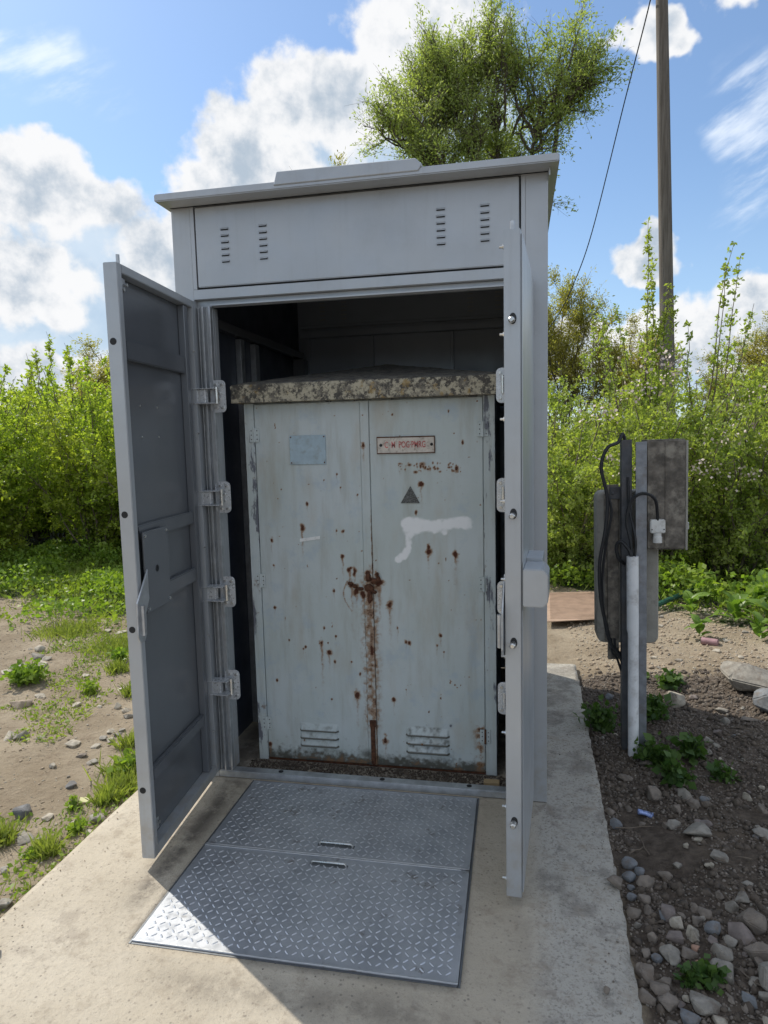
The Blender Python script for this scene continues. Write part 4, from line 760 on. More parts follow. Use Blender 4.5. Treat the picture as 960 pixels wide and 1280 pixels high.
LS = [(-3.17,0.73,0.12,0.61,'br'),(-2.82,0.78,0.067,0.43,'c'),(-2.88,0.73,0.041,0.55,'c'),(-2.48,0.27,0.081,0.39,'g'),(-2.24,0.11,0.051,0.53,'g'),(-2.34,0.43,0.056,0.37,'g'),(-2.34,0.36,0.055,0.42,'g'),(-2.29,0.34,0.05,0.64,'c'),(-2.36,0.62,0.054,0.73,'g'),(-2.5,0.75,0.051,1.1,'c'),(-2.42,0.71,0.06,0.42,'c'),(-2.9,0.3,0.083,0.56,'g'),(-2.83,0.32,0.083,0.67,'g'),(-2.42,0.04,0.042,0.8,'g'),(-3.8,1.7,0.079,0.75,'c'),(-3.58,1.51,0.075,0.42,'g'),(-3.68,1.53,0.114,0.22,'g'),(-3.51,1.37,0.134,0.23,'c'),(-3.07,1.25,0.07,0.33,'c'),(-2.74,0.91,0.043,0.38,'c'),(-2.28,0.44,0.047,0.4,'g'),(-2.33,0.27,0.045,0.6,'c'),(-3.7,1.34,0.098,0.25,'g'),(-3.69,1.2,0.095,0.28,'g'),(-3.59,2.26,0.086,0.33,'c'),(-3.45,2.25,0.086,0.33,'c'),(-2.26,-0.36,0.089,0.63,'d'),(-2.12,-0.38,0.046,0.56,'c'),(-2.1,-0.53,0.057,0.46,'g'),(-2.19,-0.11,0.076,0.47,'d'),(-2.42,0.04,0.032,0.93,'g'),(-1.96,-0.42,0.049,0.55,'g'),(-1.885,-0.37,0.059,0.77,'g'),(-1.88,-0.91,0.063,0.59,'g'),(-2.04,-0.72,0.032,0.75,'g'),(-1.865,-0.46,0.035,0.62,'g'),(-2.14,-0.5,0.049,0.33,'g')]
special = {(.21, -.51): 'brown wedge stone lying on the right edge of the slab beside the blue grey pebbles', (.27, -.41): 'round blue grey cobble against the slab edge, largest of the blue pebbles', (.27, -.46): 'smallest blue grey pebble between two larger ones at the slab edge',
           (.32, -.44): 'upright brown lump beside the blue pebbles at the slab edge', (.38, -.65): 'pale cream pointed stone at the back of the rubble heap', (.36, -.71): 'purplish flat stone in front of the pale pointed stone', (.42, -.69): 'blocky cream stone next to the blue grey cobble in the rubble heap',
           (.48, -.67): 'blue grey cobble in the middle of the rubble heap', (.48, -.76): 'largest grey block on the right of the rubble heap', (.41, -.82): 'orange brown stone beside the small green weed', (.41, -.75): 'small reddish brown stone below the cream block',
           (.77, 1.17): 'large pale boulder just right of the foot of the cable post', (.45, .15): 'dark round cobble above the blue wrapper', (.56, -.12): 'long grey slab of rubble half sunk in the soil', (.6, -.29): 'grey angular stone above the small cream one', (.55, -.35): 'small cream stone lying alone on dark soil',
           (.57, -.55): 'upright grey stone of a leaning pair', (.61, -.5): 'flat grey stone behind the upright one of the pair', (.12, -.98): 'small dark chip lying on the concrete slab at the bottom', (.33, -.99): 'flat blue grey stone at the bottom edge of the picture', (.21, -.76): 'grey brown stone resting on the slab corner beside the heap',
           (-3.17, .73): 'sandy brown block under the leafy clump on the left', (-2.26, -.36): 'dark grey stone lying alone on the dry path', (-2.19, -.11): 'dark flat stone near the weeds left of the slab', (-1.88, -.91): 'pale angular stone against the left slab edge at the picture margin',
           (.5, -.94): 'tall blue grey stone in the bottom right corner', (.27, -.07): 'blue grey egg shaped cobble in the soil beside the kiosk door'}
for (x, y, w, a, k) in RS:
    onslab = x < float(slab_right(np.array(y)))-.005 and y < SY1
    stone(x, y, w, a, k, special.get((x, y), CN[k]+' rubble stone in the shaded soil right of the slab'), 'loose '+CN[k]+' rubble right of the slab' if (x, y) not in special else 'rubble right of the slab', z=0 if onslab else None, sink=.06 if onslab else .27)
for (x, y, w, a, k) in [(a1, a2, a3*1.15, a4, ('c' if k1 == 'g' and (a1, a2) not in special and i % 2 else k1)) for i, (a1, a2, a3, a4, k1) in enumerate(LS)]: stone(x, y, w, a, k, special.get((x, y), CN[k]+' flat stone on the dry path left of the slab'), 'flat '+CN[k]+' stones on the dry path' if (x, y) not in special else 'stones left of the slab', sink=.34)
stone(-1.735, -1.13, .052, .86, 'd', 'dark stone lying on the slab at the left picture edge', 'stones left of the slab', z=0, sink=.05)
for (x, y, w, a, lab) in ((1.24, 1.36, .40, .50, 'big pale boulder at the right picture edge, sunlit on top'), (1.27, 1.00, .30, .55, 'dark boulder just below the pale one at the right picture edge')):
    o = stone(x, y, w, a, 'g' if y > 1.2 else 'b', lab, 'boulders at the right', 'boulder', sink=.25); o['category'] = 'boulder'
for i in range(150):                                     # further loose stones, one object each
    x, y = (.3+1.0*rs_.random()**.9, -1.5+2.9*rs_.random()) if i > 28 else (.25+.4*rs_.random(), -1.25+.75*rs_.random()); k = rs_.choice('nnnggcbp')
    if abs(x-.44) < .07 and abs(y-.55) < .07: continue
    w = rs_.uniform(.018, .045) if rs_.random() < .8 else rs_.uniform(.05, .075)
    if y < -.55 and x < .62: w *= 1.35
    stone(x, y, w, rs_.uniform(.5, .9), k, CN[k]+' rubble stone in the shaded soil right of the slab', 'loose '+CN[k]+' rubble right of the slab', sink=.28)
for i in range(55):
    x = -1.95-2.6*rs_.random(); y = -.9+3.4*rs_.random(); k = rs_.choice('ggccccn')
    if x < -2.2-.9*(y+1.0) - .8: continue
    stone(x, y, rs_.uniform(.02, .06), rs_.uniform(.3, .6), k, CN[k]+' flat stone on the dry path left of the slab', 'flat '+CN[k]+' stones on the dry path', sink=.34)
for i in range(30):
    x = .35+1.6*rs_.random(); y = 1.7+1.6*rs_.random(); k = rs_.choice('ggcc')
    stone(x, y, rs_.uniform(.02, .06), rs_.uniform(.4, .7), k, CN[k]+' stone on the sunlit dry soil behind the cable post', CN[k]+' stones on the sunlit soil', sink=.34)
# grit: tiny chips scattered over the soil
def scatter(fn, n, seed):
    rg_ = np.random.default_rng(seed); out = []
    while len(out) < n:
        p = fn(rg_)
        if p is not None: out.append(p)
    return np.array(out)
def chips(name, pts, smin, smax, mat, seed, lab=None):
    rg_ = np.random.default_rng(seed); n = len(pts); s = rg_.uniform(smin, smax, n)*rg_.uniform(.5, 1, n); base = np.array([(1, 0, 0), (0, 1, 0), (-1, 0, 0), (0, -1, 0), (0, 0, .8), (0, 0, -.8)])
    th = rg_.uniform(0, 6.28, n); J = base[None]*rg_.uniform(.55, 1.2, (n, 6, 3))+rg_.normal(0, .12, (n, 6, 3)); c, s_ = np.cos(th)[:, None], np.sin(th)[:, None]
    V = np.stack([J[..., 0]*c-J[..., 1]*s_, J[..., 0]*s_+J[..., 1]*c, J[..., 2]], -1)*s[:, None, None]; V += np.stack([pts[:, 0], pts[:, 1], ground_h(pts[:, 0], pts[:, 1])+s*.1], -1)[:, None, :]
    T = np.array([(0, 1, 4), (1, 2, 4), (2, 3, 4), (3, 0, 4), (1, 0, 5), (2, 1, 5), (3, 2, 5), (0, 3, 5)]); Q = (T[None]+6*np.arange(n)[:, None, None]).reshape(-1, 3)
    o = np_mesh(name, V.reshape(-1, 3), Q, mat); tag(o, kind='stuff'); 
    if lab: tag(o, lab, 'gravel')
for k in 'gnc':
    if 'stone_'+k not in M: M['stone_'+k] = stone_mat(k)
def fR(r):
    x = .23+1.4*r.random(); y = -1.9+3.6*r.random(); return (x, y) if fbm(np.array(x*3), np.array(y*3), 55) > .27 else None
chips('soil_crumbs', scatter(fR, 24000, 1), .002, .012, M['stone_n'], 2, 'dark crumbs of earth and grit on the shaded soil')
chips('grit', scatter(fR, 2600, 3), .003, .010, M['stone_g'], 4, 'pale grey grit scattered on the shaded soil'); chips('grit', scatter(fR, 420, 5), .003, .009, M['stone_c'], 6, 'cream stone chips scattered on the shaded soil')
def fL(r): return (-1.83-3.2*r.random()**1.3, -1.6+4.6*r.random())
chips('grit', scatter(fL, 3200, 7), .002, .010, M['stone_c'], 8, 'pale stone chips on the dry path left of the slab')
chips('grit', scatter(lambda r: (.3+2.2*r.random(), 1.6+2.2*r.random()), 2600, 9), .003, .014, M['stone_c'], 10, 'dry clods and chips on the sunlit soil behind the post')
M['clod'] = simple('dry_soil_clod', (.32, .255, .185), .97, 0, .2, 20, .4, 100)
chips('soil_clods', scatter(lambda r: (.3+2.2*r.random(), 1.7+2.2*r.random()), 2200, 19), .006, .026, M['clod'], 20, 'dry lumps of soil on the sunlit ground')
chips('soil_clods', scatter(fL, 2500, 29), .003, .014, M['clod'], 30, 'dry soil crumbs on the path left of the slab')
M['clod_d'] = simple('dark_soil_clod', (.10, .08, .062), .97, 0, .3, 20, .4, 100, dirt=(.20, .16, .12), dirt_amt=.5, dscale=14)
chips('soil_clods', scatter(fR, 7000, 33), .006, .028, M['clod_d'], 34, 'dark lumps of damp soil right of the slab')
def fK(r): return (-1.40+1.25*r.random(), .06+.13*r.random()**.7)
def flat_chips(name, pts, smin, smax, mat, seed, lab):
    gh = globals()['ground_h']; globals()['ground_h'] = lambda x, y: np.zeros_like(np.asarray(x, float))
    chips(name, pts, smin, smax, mat, seed, lab); globals()['ground_h'] = gh
flat_chips('floor_debris', scatter(fK, 2600, 35), .002, .009, M['clod_d'], 36, 'dark debris along the foot of the old cabinet')
flat_chips('slab_crumbs', scatter(lambda r: (.235-.16*r.random()**2, -1.8+2.6*r.random()), 260, 37), .0015, .006, M['stone_n'], 38, 'soil crumbs strewn along the right edge of the slab')
flat_chips('slab_crumbs', scatter(lambda r: (-1.8+.12*r.random()**2, -1.8+2.6*r.random()), 160, 39), .0015, .005, M['clod'], 40, 'dry crumbs along the left edge of the slab')
# litter
ct = MB().tube([(-.03, 0, 0), (-.028, 0, .001), (0, .002, .004), (.028, 0, .002), (.031, 0, 0)], [.006, .014, .012, .015, .006], 10); c_ = ct.build('wrapper', M['can'], None, smooth=True)
c_.location = (.40, .015, float(ground_h(.40, .015))+.012); c_.rotation_euler = (0, .1, -.3); c_.scale = (1, 1, .8); tag(c_, 'crumpled blue and white wrapper on the dark soil below the cable post', 'litter')
c_ = MB().tube([(-.055, 0, 0), (.05, 0, 0), (.055, 0, 0)], [.026, .028, .02], 14).build('clay_pipe_piece', M['plasticpurple'], None, smooth=True); c_.location = (1.22, 2.17, float(ground_h(1.22, 2.17))+.02); c_.rotation_euler = (0, 0, -.5); tag(c_, 'short pinkish pipe piece on the soil beside the broad green leaves', 'pipe')
c_ = MB().tube([(.85, 2.95, .06), (1.2, 3.35, .10), (1.55, 3.75, .13)], .022, 8).build('green_pipe', M['greenpipe'], None, smooth=True); tag(c_, 'dark green pipe lying under the bushes behind the cable post', 'pipe')
c_ = MB().box(-.02, .02, -.014, .014, 0, .002).build('paper_scrap', M['yellow'], None); c_.location = (-2.03, -.25, float(ground_h(-2.03, -.25))+.012); c_.rotation_euler = (.3, .2, .5); tag(c_, 'small pale yellow scrap lying by the weeds left of the slab', 'litter')
c_ = MB().box(-.035, .035, -.016, .016, 0, .022).build('wood_offcut', simple('pale_wood', (.42, .31, .17), .7), None, bev=.002); c_.location = (-.235, .105, .001); tag(c_, 'small pale wood block on the kiosk floor beside the right jamb', 'wood block')
sh_ = MB().prism([(.122, 2.80), (.545, 2.895), (.675, 3.95), (.171, 3.91)], 'z', 0, .006)
tx, ty = .38, 3.4; sh_.v = [(x-tx, y-ty, z) for x, y, z in sh_.v]; s1 = empty('tread_sheet', (tx, ty, .014), label='tan ribbed metal sheet lying on the ground behind the slab', cat='metal sheet'); s1.rotation_euler = (R(-.6), R(-1.5), 0)
sh_.build('sheet', M['rustsheet'], s1)
rb = MB()
for k in range(34):
    y = 2.90-ty+k*.030; rb.box(-.22+.010*k*.12, .14+k*.0035, y, y+.010, .0062, .0088)
r_ = rb.build('ribs', M['rustsheet'], s1); r_['kind'] = 'stuff'
for i in range(16):
    x = .32+.75*rs_.random(); y = -1.0+1.9*rs_.random(); a = rs_.uniform(0, 3.1); L = rs_.uniform(.05, .16); p = [(x+L*s_*math.cos(a)+rs_.uniform(-.006, .006), y+L*s_*math.sin(a)+rs_.uniform(-.006, .006)) for s_ in (-.5, -.15, .2, .5)]
    tw = MB().tube([(a_-x, b_-y, float(ground_h(a_, b_))+.008+rs_.uniform(0, .006)) for a_, b_ in p], [.0028, .0025, .002, .001], 5).build('dry_stick', M['twig'], None); tw.location = (x, y, 0); tag(tw, 'thin dry stick lying on the shaded soil', 'stick', 'dry sticks on the soil')

# ---------------------------------------------------------------- plants
def unit(a): return a/np.maximum(np.linalg.norm(a, axis=-1, keepdims=True), 1e-9)
def leaf_quads(C_, size, aspect, rg_, upb=.3, dirb=None):
    n = len(C_); d = rg_.normal(size=(n, 3)); d[:, 2] += upb
    if dirb is not None: d += dirb
    d = unit(d); nn = rg_.normal(size=(n, 3)); nn[:, 2] += .6; s = unit(np.cross(d, nn)); nrm = np.cross(s, d)
    L = (size*rg_.uniform(.6, 1.25, n))[:, None]; w = L*aspect*.5
    V = np.stack([C_, C_+d*L*.45+s*w+nrm*L*.10, C_+d*L, C_+d*L*.45-s*w+nrm*L*.10], 1); return V.reshape(-1, 3), np.arange(4*n).reshape(n, 4)
def np_tubes(lines, n=4):
    Vs, Qs, k0 = [], [], 0
    for P, ra, rb_ in lines:
        P = np.asarray(P, float); m_ = len(P); tng = unit(np.gradient(P, axis=0)); ref = np.array([.31, .87, .38]); a = unit(np.cross(tng, ref)); b = np.cross(tng, a); r = np.linspace(ra, rb_, m_)[:, None, None]
        th = np.arange(n)*2*np.pi/n; ring = P[:, None, :]+r*(a[:, None, :]*np.cos(th)[None, :, None]+b[:, None, :]*np.sin(th)[None, :, None]); Vs.append(ring.reshape(-1, 3))
        i = np.arange(m_-1)[:, None]*n; j = np.arange(n)[None]; j2 = (j+1) % n; Qs.append(np.stack([i+j, i+j2, i+n+j2, i+n+j], -1).reshape(-1, 4)+k0); k0 += m_*n
    return np.concatenate(Vs), np.concatenate(Qs)
def walk(p, d, L, n, rg_, wob=.15, up=.0):
    P = [np.array(p, float)]; d = unit(np.array(d, float))
    for i in range(n): d = unit(d+rg_.normal(0, wob, 3)+np.array([0, 0, up])); P.append(P[-1]+d*L/n)
    return np.array(P)
def along(P, s):
    x = s*(len(P)-1); i = int(min(x, len(P)-2)); f = x-i; return P[i]*(1-f)+P[i+1]*f, P[i+1]-P[i]
def shrub_parts(seed, H, Rr, nst, nleaf, leaf, shoots=(), twl=.42, ntw=20, asp=.62, low=.08):
    rg_ = np.random.default_rng(seed); lines = []; tw = []
    for i in range(nst):
        a = rg_.uniform(0, 6.28); ro = rg_.random()**.6; hh = H*rg_.uniform(.62, 1.0)*(1-.30*ro*ro); b = np.array([math.cos(a), math.sin(a), 0])*Rr*.25*ro; e_ = np.array([math.cos(a)*Rr*ro, math.sin(a)*Rr*ro, hh]); n = 8
        P = np.array([b*(1-s)+e_*s+np.array([0, 0, 0]) for s in np.linspace(0, 1, n)]); P[:, :2] = b[:2]+(e_[:2]-b[:2])*(np.linspace(0, 1, n)**1.4)[:, None]; P[1:-1] += rg_.normal(0, .035, (n-2, 3)); lines.append((P, .014, .004))
        for k in range(ntw):
            s = rg_.uniform(low, 1.0); p, t_ = along(P, s); d = unit(rg_.normal(size=3)+unit(t_)*.5+np.array([math.cos(a), math.sin(a), .3])*.5); q_ = walk(p, d, twl*rg_.uniform(.5, 1.2), 4, rg_, .22, .08); lines.append((q_, .004, .0015)); tw.append(q_)
    C_ = []; T = np.array(tw); ids = rg_.integers(0, len(T), nleaf); ss_ = rg_.random(nleaf)**.8*3.999; ii = ss_.astype(int); f = (ss_-ii)[:, None]; C_ = T[ids, ii]*(1-f)+T[ids, ii+1]*f+rg_.normal(0, .022, (nleaf, 3))
    for (p0, p1, dens) in shoots:
        p0, p1 = np.array(p0, float), np.array(p1, float); n = 10; P = p0+(p1-p0)*np.linspace(0, 1, n)[:, None]; P[1:] += np.cumsum(rg_.normal(0, .012, (n-1, 3)), 0); lines.append((P, .009, .002)); L = np.linalg.norm(p1-p0); m_ = int(L*dens)
        cl = []
        for k in range(m_):
            s = rg_.random(); p, _ = along(P, s); sp = rg_.normal(size=3); sp[2] = abs(sp[2]); sp = unit(sp)*.10*(1-s*.6)*rg_.uniform(.3, 1.4); lines.append((np.array([p, p+sp*.5, p+sp]), .002, .001))
            cl.append(p+sp*rg_.uniform(.4, 1, (7, 1))+rg_.normal(0, .012, (7, 3)))
        C_ = np.concatenate([C_]+cl)
    C_ = C_[C_[:, 2] > .03]
    return lines, leaf_quads(C_, leaf, asp, rg_, .35)
def make_shrub(name, loc, rz, label, cat, group, mat, data, twmat='twig'):
    lines, (V, Q) = data; r = empty(name, loc, rz, label=label, cat=cat, group=group); v, q = np_tubes(lines, 4); np_mesh('stems', v, q, M[twmat], r, smooth=True); np_mesh('foliage', V, Q, mat, r); return r
def dup(root, loc, rz, sc, label):
    c = root.copy(); col.objects.link(c); c.location = loc; c.rotation_euler = (0, 0, rz); c.scale = (sc[0], sc[0], sc[1]); c['label'] = label
    for ch in list(root.children):
        d = ch.copy(); col.objects.link(d); d.parent = c
    return c
GR = 'bushes of the hedge behind the kiosk'
# right side: the near hawthorn with long shoots, its neighbours, then the rest of the hedge
s0 = make_shrub('hawthorn_bush', (1.35, 5.1, 0), 0, 'bright green hawthorn with tall leafy shoots in front of the telegraph pole', 'bush', GR, M['leaf_bush'],
     shrub_parts(21, 2.30, 1.05, 26, 22000, .045, shoots=[((-.05, 0, 1.9), (-.10, -.05, 3.75), 26), ((.05, .05, 1.8), (.12, 0, 3.15), 34), ((.02, .0, 1.8), (.0, .1, 3.3), 40), ((-.1, .1, 1.8), (.08, .05, 2.9), 40), ((.1, -.1, 1.8), (.18, 0, 3.0), 34), ((-.35, 0, 1.8), (-.62, 0, 2.75), 26), ((-.1, .1, 1.9), (-.38, .1, 2.95), 22)]))
s1b = make_shrub('hawthorn_bush', (2.15, 5.0, 0), 0, 'hawthorn with a fan of bare tipped shoots right of the telegraph pole', 'bush', GR, M['leaf_bush'],
     shrub_parts(22, 2.0, 1.0, 24, 19000, .045, shoots=[((-.3, 0, 1.7), (-.02, 0, 3.45), 22), ((-.1, .1, 1.7), (.12, 0, 3.35), 24), ((-.2, 0, 1.6), (-.10, 0, 3.25), 20), ((-.1, 0, 1.6), (.25, .1, 2.9), 22), ((-.4, 0, 1.6), (-.45, 0, 2.75), 26), ((.2, 0, 1.5), (.62, .2, 2.7), 14)]))
s2 = make_shrub('hawthorn_bush', (.45, 5.0, 0), 0, 'low yellow green bush between the kiosk wall and the cable post', 'bush', GR, M['leaf_bush'], shrub_parts(23, 1.8, .95, 24, 19000, .045, shoots=[((.2, 0, 1.3), (.35, 0, 2.15), 20), ((-.2, 0, 1.3), (-.1, 0, 2.0), 20)]))
s3 = make_shrub('hedge_bush', (-6.1, 5.9, 0), 0, 'dense green bush at the left picture edge with one upright leafy shoot', 'bush', GR, M['leaf_left'], shrub_parts(31, 2.75, 1.15, 34, 26000, .055, shoots=[((-.5, -.1, 2.2), (-.62, -.1, 3.2), 30), ((-.7, -.1, 2.2), (-.9, -.1, 2.95), 12), ((-.3, 0, 2.2), (-.25, 0, 2.85), 30), ((.5, 0, 2.0), (.65, 0, 2.7), 20)], low=.1))
s4 = make_shrub('hedge_bush', (-4.7, 5.6, 0), 0, 'mid green bush directly left of the open left door', 'bush', GR, M['leaf_left'], shrub_parts(32, 2.35, 1.1, 34, 26000, .055, shoots=[((-.3, 0, 1.8), (-.45, 0, 2.62), 26), ((.3, 0, 1.8), (.2, 0, 2.5), 20), ((-.75, 0, 1.7), (-.85, 0, 2.4), 20)], low=.1))
lay = [(s3, -8.2, 7.4, 2.2, 1.15, 1.0, 'bush in the gap at the far left of the hedge'), (s4, -10.5, 9.5, 2.9, 1.5, 1.3, 'wide bush at the back, far beyond the left picture edge'), (s4, -9.4, 7.9, .4, 1.3, 1.1, 'bush behind the far left end of the hedge'), (s2, 3.1, 5.3, .4, 1.1, 1.28, 'bush at the right picture edge beside the fan of shoots'), (s1b, 1.0, 6.8, 2.0, 1.1, .95, 'bush standing behind the hawthorn with tall shoots'), (s2, 2.6, 7.2, 2.5, 1.3, 1.35, 'round bush in the second row behind the telegraph pole bush'), (s0, 4.3, 6.3, 1.1, 1.1, .9, 'bush outside the right picture edge, second from the pole'),
       (s2, -.6, 6.2, 4.0, 1.2, 1.1, 'bush hidden directly behind the kiosk'), (s4, -1.9, 6.6, 2.0, 1.1, 1.0, 'bush behind the kiosk, left of its middle'), (s3, -3.3, 6.3, 1.3, 1.05, .92, 'bush behind the left door'), (s4, -7.4, 5.2, 3.1, 1.1, 1.05, 'bush beyond the left picture edge, first in the row'),
       (s3, -8.8, 6.2, 4.2, 1.2, .95, 'bush beyond the left picture edge, second in the row'), (s4, -5.6, 6.75, 5.0, 1.2, .85, 'low bush filling the gap between the two left bushes'), (s3, -4.2, 7.6, 2.9, 1.1, .85, 'bush behind the one left of the open door'), (s4, -6.5, 7.8, 1.0, 1.2, 1.18, 'taller bush in the second row on the left'), (s3, -7.3, 8.2, .6, 1.2, 1.05, 'bush at the back of the hedge on the far left'), (s2, 5.8, 5.9, .9, 1.3, 1.3, 'bush far right of the picture'), (s2, 1.9, 9.5, 3.3, 1.5, 1.55, 'bush at the foot of the telegraph pole'), (s2, 4.2, 9.2, 5.1, 1.5, 1.6, 'bush behind the right end of the hedge'), (s2, .1, 8.6, 1.8, 1.4, 1.45, 'bush in the third row next to the kiosk wall')]
for src, x, y, rz, a, b, lab in lay: dup(src, (x, y, 0), rz, (a, b), lab)
# pale blossom on the right hedge
rg_ = np.random.default_rng(77); pts = []
for (cx_, cy_, cz_) in ((1.1, 4.35, 2.0), (1.45, 4.5, 2.15), (.75, 4.4, 1.75), (1.9, 4.3, 1.5), (2.3, 4.4, 1.9), (1.6, 4.2, 1.2), (1.25, 4.5, 2.3), (2.0, 4.3, 1.15), (2.45, 4.5, 1.4), (.9, 4.3, 1.3)): pts.append(np.array([cx_, cy_, cz_])+rg_.normal(0, (.12, .12, .06), (55, 3)))
V, Q = leaf_quads(np.concatenate(pts), .034, .9, rg_, .5); o = np_mesh('blossom', V, Q, M['blossom']); tag(o, 'scattered pale pinkish blossom on the hawthorn hedge', 'blossom', kind='stuff')

def tree_parts(seed, base, H, limbs, nleaf, leaf, r0, asp=.34, ntw=16, twl=.9, jit=.06, droop=.0):
    """limbs: (start height, end xyz relative to base, sub-branches)"""
    rg_ = np.random.default_rng(seed); lines = []; tw = []
    tr = [(np.array([(0, 0, -.3), (.02, 0, H*.15), (.0, .02, H*.3), (.03, 0, H*.45)]), r0, r0*.6)]
    for lim in limbs:
        h0, e_, ns = lim[:3]; p0 = np.array([0, 0, h0]) if len(lim) == 3 else np.array(lim[3], float); h0 = p0[2]; e_ = np.array(e_, float); n = 12; s = np.linspace(0, 1, n)[:, None]; P = p0+(e_-p0)*s; P[:, :2] = p0[:2]+(e_[:2]-p0[:2])*(s**.75); P[:, 2] = h0+(e_[2]-h0)*s[:, 0]**1.0; P[1:] += np.cumsum(rg_.normal(0, .10, (n-1, 3)), 0)*(1-np.linspace(0, 1, n-1)[:, None]*.7); tr.append((P, r0*(.42 if ns == 0 or len(limbs) < 20 else .16), .05 if ns == 0 else .010)); Lm = np.linalg.norm(e_-p0)
        for k in range(ns):
            sa = rg_.uniform(.22, .97); p, t_ = along(P, sa); d = unit(unit(t_)*.9+rg_.normal(0, .75, 3)+np.array([0, 0, .35])); L = Lm*.30*(1.15-sa)+.45; B_ = walk(p, d, L*rg_.uniform(.6, 1.2), 6, rg_, .16, .10); tr.append((B_, .022*(1.3-sa)+.006, .005))
            for j in range(ntw):
                q0, t2 = along(B_, rg_.uniform(.15, 1)); d2 = unit(unit(t2)+rg_.normal(0, .6, 3)+np.array([0, 0, .25-droop])); q_ = walk(q0, d2, twl*rg_.uniform(.35, 1), 4, rg_, .15, .02-droop*.3); lines.append((q_, .005, .002)); tw.append(q_)
    T = np.array(tw); ids = rg_.integers(0, len(T), nleaf); w_ = rg_.random(len(T))**2.6; ids = rg_.choice(len(T), nleaf, p=w_/w_.sum()); ss_ = rg_.random(nleaf)*3.999; ii = ss_.astype(int); f = (ss_-ii)[:, None]; C_ = T[ids, ii]*(1-f)+T[ids, ii+1]*f+rg_.normal(0, jit, (nleaf, 3)); dirb = (T[ids, ii+1]-T[ids, ii]); dirb = unit(dirb)*1.0
    return tr, lines, leaf_quads(C_, leaf, asp, rg_, .1, dirb)
def make_tree(name, loc, label, cat, group, mat, data, rz=0):
    tr, lines, (V, Q) = data; r = empty(name, loc, rz, label=label, cat=cat, group=group); v, q = np_tubes(tr, 7); np_mesh('trunk', v, q, M['bark'], r, smooth=True); v, q = np_tubes(lines, 3); np_mesh('twigs', v, q, M['twig'], r); np_mesh('crown', V, Q, mat, r); return r
WX, WY = -.55, 16.0
rg_ = np.random.default_rng(88); limbs = []
for (cx_, cy_, cz_, rx_, ry_, rz_, n_) in ((-2.3, 0, 10.5, 1.35, 1.3, 1.35, 13), (-1.35, .2, 11.3, 1.45, 1.4, 1.35, 13), (-.1, 0, 11.1, 1.0, 1.3, 1.3, 8), (1.35, .1, 11.1, 1.15, 1.2, 1.6, 12), (.5, .6, 9.6, 1.2, 1.4, 1.1, 7), (-1.3, -.5, 9.3, 1.5, 1.2, 1.0, 9), (2.55, 0, 10.7, .6, .7, .55, 4), (1.15, 0, 8.3, .35, .5, .5, 1)):
    st_ = (cx_*.62, cy_*.5, cz_-rz_*1.35); limbs.append((2.6, st_, 0))
    for k in range(n_):
        d_ = rg_.normal(size=3); d_[2] = d_[2]*.8+.25; d_ = d_/np.linalg.norm(d_)*rg_.uniform(.6, .95); a_ = rg_.uniform(0, .35); limbs.append((0, (cx_+d_[0]*rx_, cy_+d_[1]*ry_, cz_+d_[2]*rz_), 5, tuple(np.array(st_)*(1-a_)+np.array((cx_, cy_, cz_))*a_)))
wd = tree_parts(41, None, 13, limbs, 60000, .10, .26, .36, 15, .70, .10, .12)
WT = make_tree('willow_tree', (WX, WY, 0), 'tall feathery green willow rising above the kiosk roof', 'tree', 'trees behind the hedge', M['leaf_willow'], wd)
rg_ = np.random.default_rng(5); P = [];
for L_ in [l_ for l_ in limbs if l_[2] == 0][:5]:
    for k in range(420):
        s = rg_.uniform(.2, .78); th = rg_.uniform(0, 6.28); P.append(np.array([L_[1][0]*s**.85, L_[1][1]*s, L_[0]+(L_[1][2]-L_[0])*s])+rg_.normal(0, (.10, .10, .12)))
V, Q = leaf_quads(np.array(P), .10, .8, rg_, .3); np_mesh('ivy', V, Q, M['ivy'], WT)
l2 = [(1.2, (-1.6, 0, 5.2), 7), (1.3, (-.9, .3, 6.2), 8), (1.2, (0, .2, 6.7), 8), (1.2, (.8, -.2, 6.3), 8), (1.1, (1.5, .3, 5.3), 7), (1.0, (-1.9, .4, 4.0), 5), (1.0, (1.9, 0, 4.1), 6), (1.1, (.4, .9, 5.8), 6), (1.1, (-.5, -.8, 5.4), 6)]
T2 = make_tree('small_tree', (1.55, 22, 0), 'olive yellow round crowned tree between the kiosk and the telegraph pole', 'tree', 'trees behind the hedge', M['leaf_olive'], tree_parts(42, None, 6.5, [(a_, b_, c_+5) for a_, b_, c_ in l2], 36000, .10, .12, .36, 16, .85, .09))
for (x, y, rz, a, b, lab) in ((4.6, 24, 1.3, 1.0, .80, 'olive tree on the horizon right of the telegraph pole'), (8.5, 23, 2.3, 1.1, .75, 'olive tree beyond the right picture edge'), (-6.3, 19.5, 4, .95, 1.45, 'tree whose tip just shows over the left end of the kiosk roof'), (-12, 20, 5, 1.3, .70, 'tree low over the hedge on the far left'), (-17, 23, 2, 1.5, .8, 'tree beyond the left picture edge'), (13, 26, .5, 1.4, .9, 'farthest tree beyond the right picture edge'), (-1.5, 27, .9, 1.3, .9, 'tree hidden behind the kiosk')): dup(T2, (x, y, 0), rz, (a, b), lab)
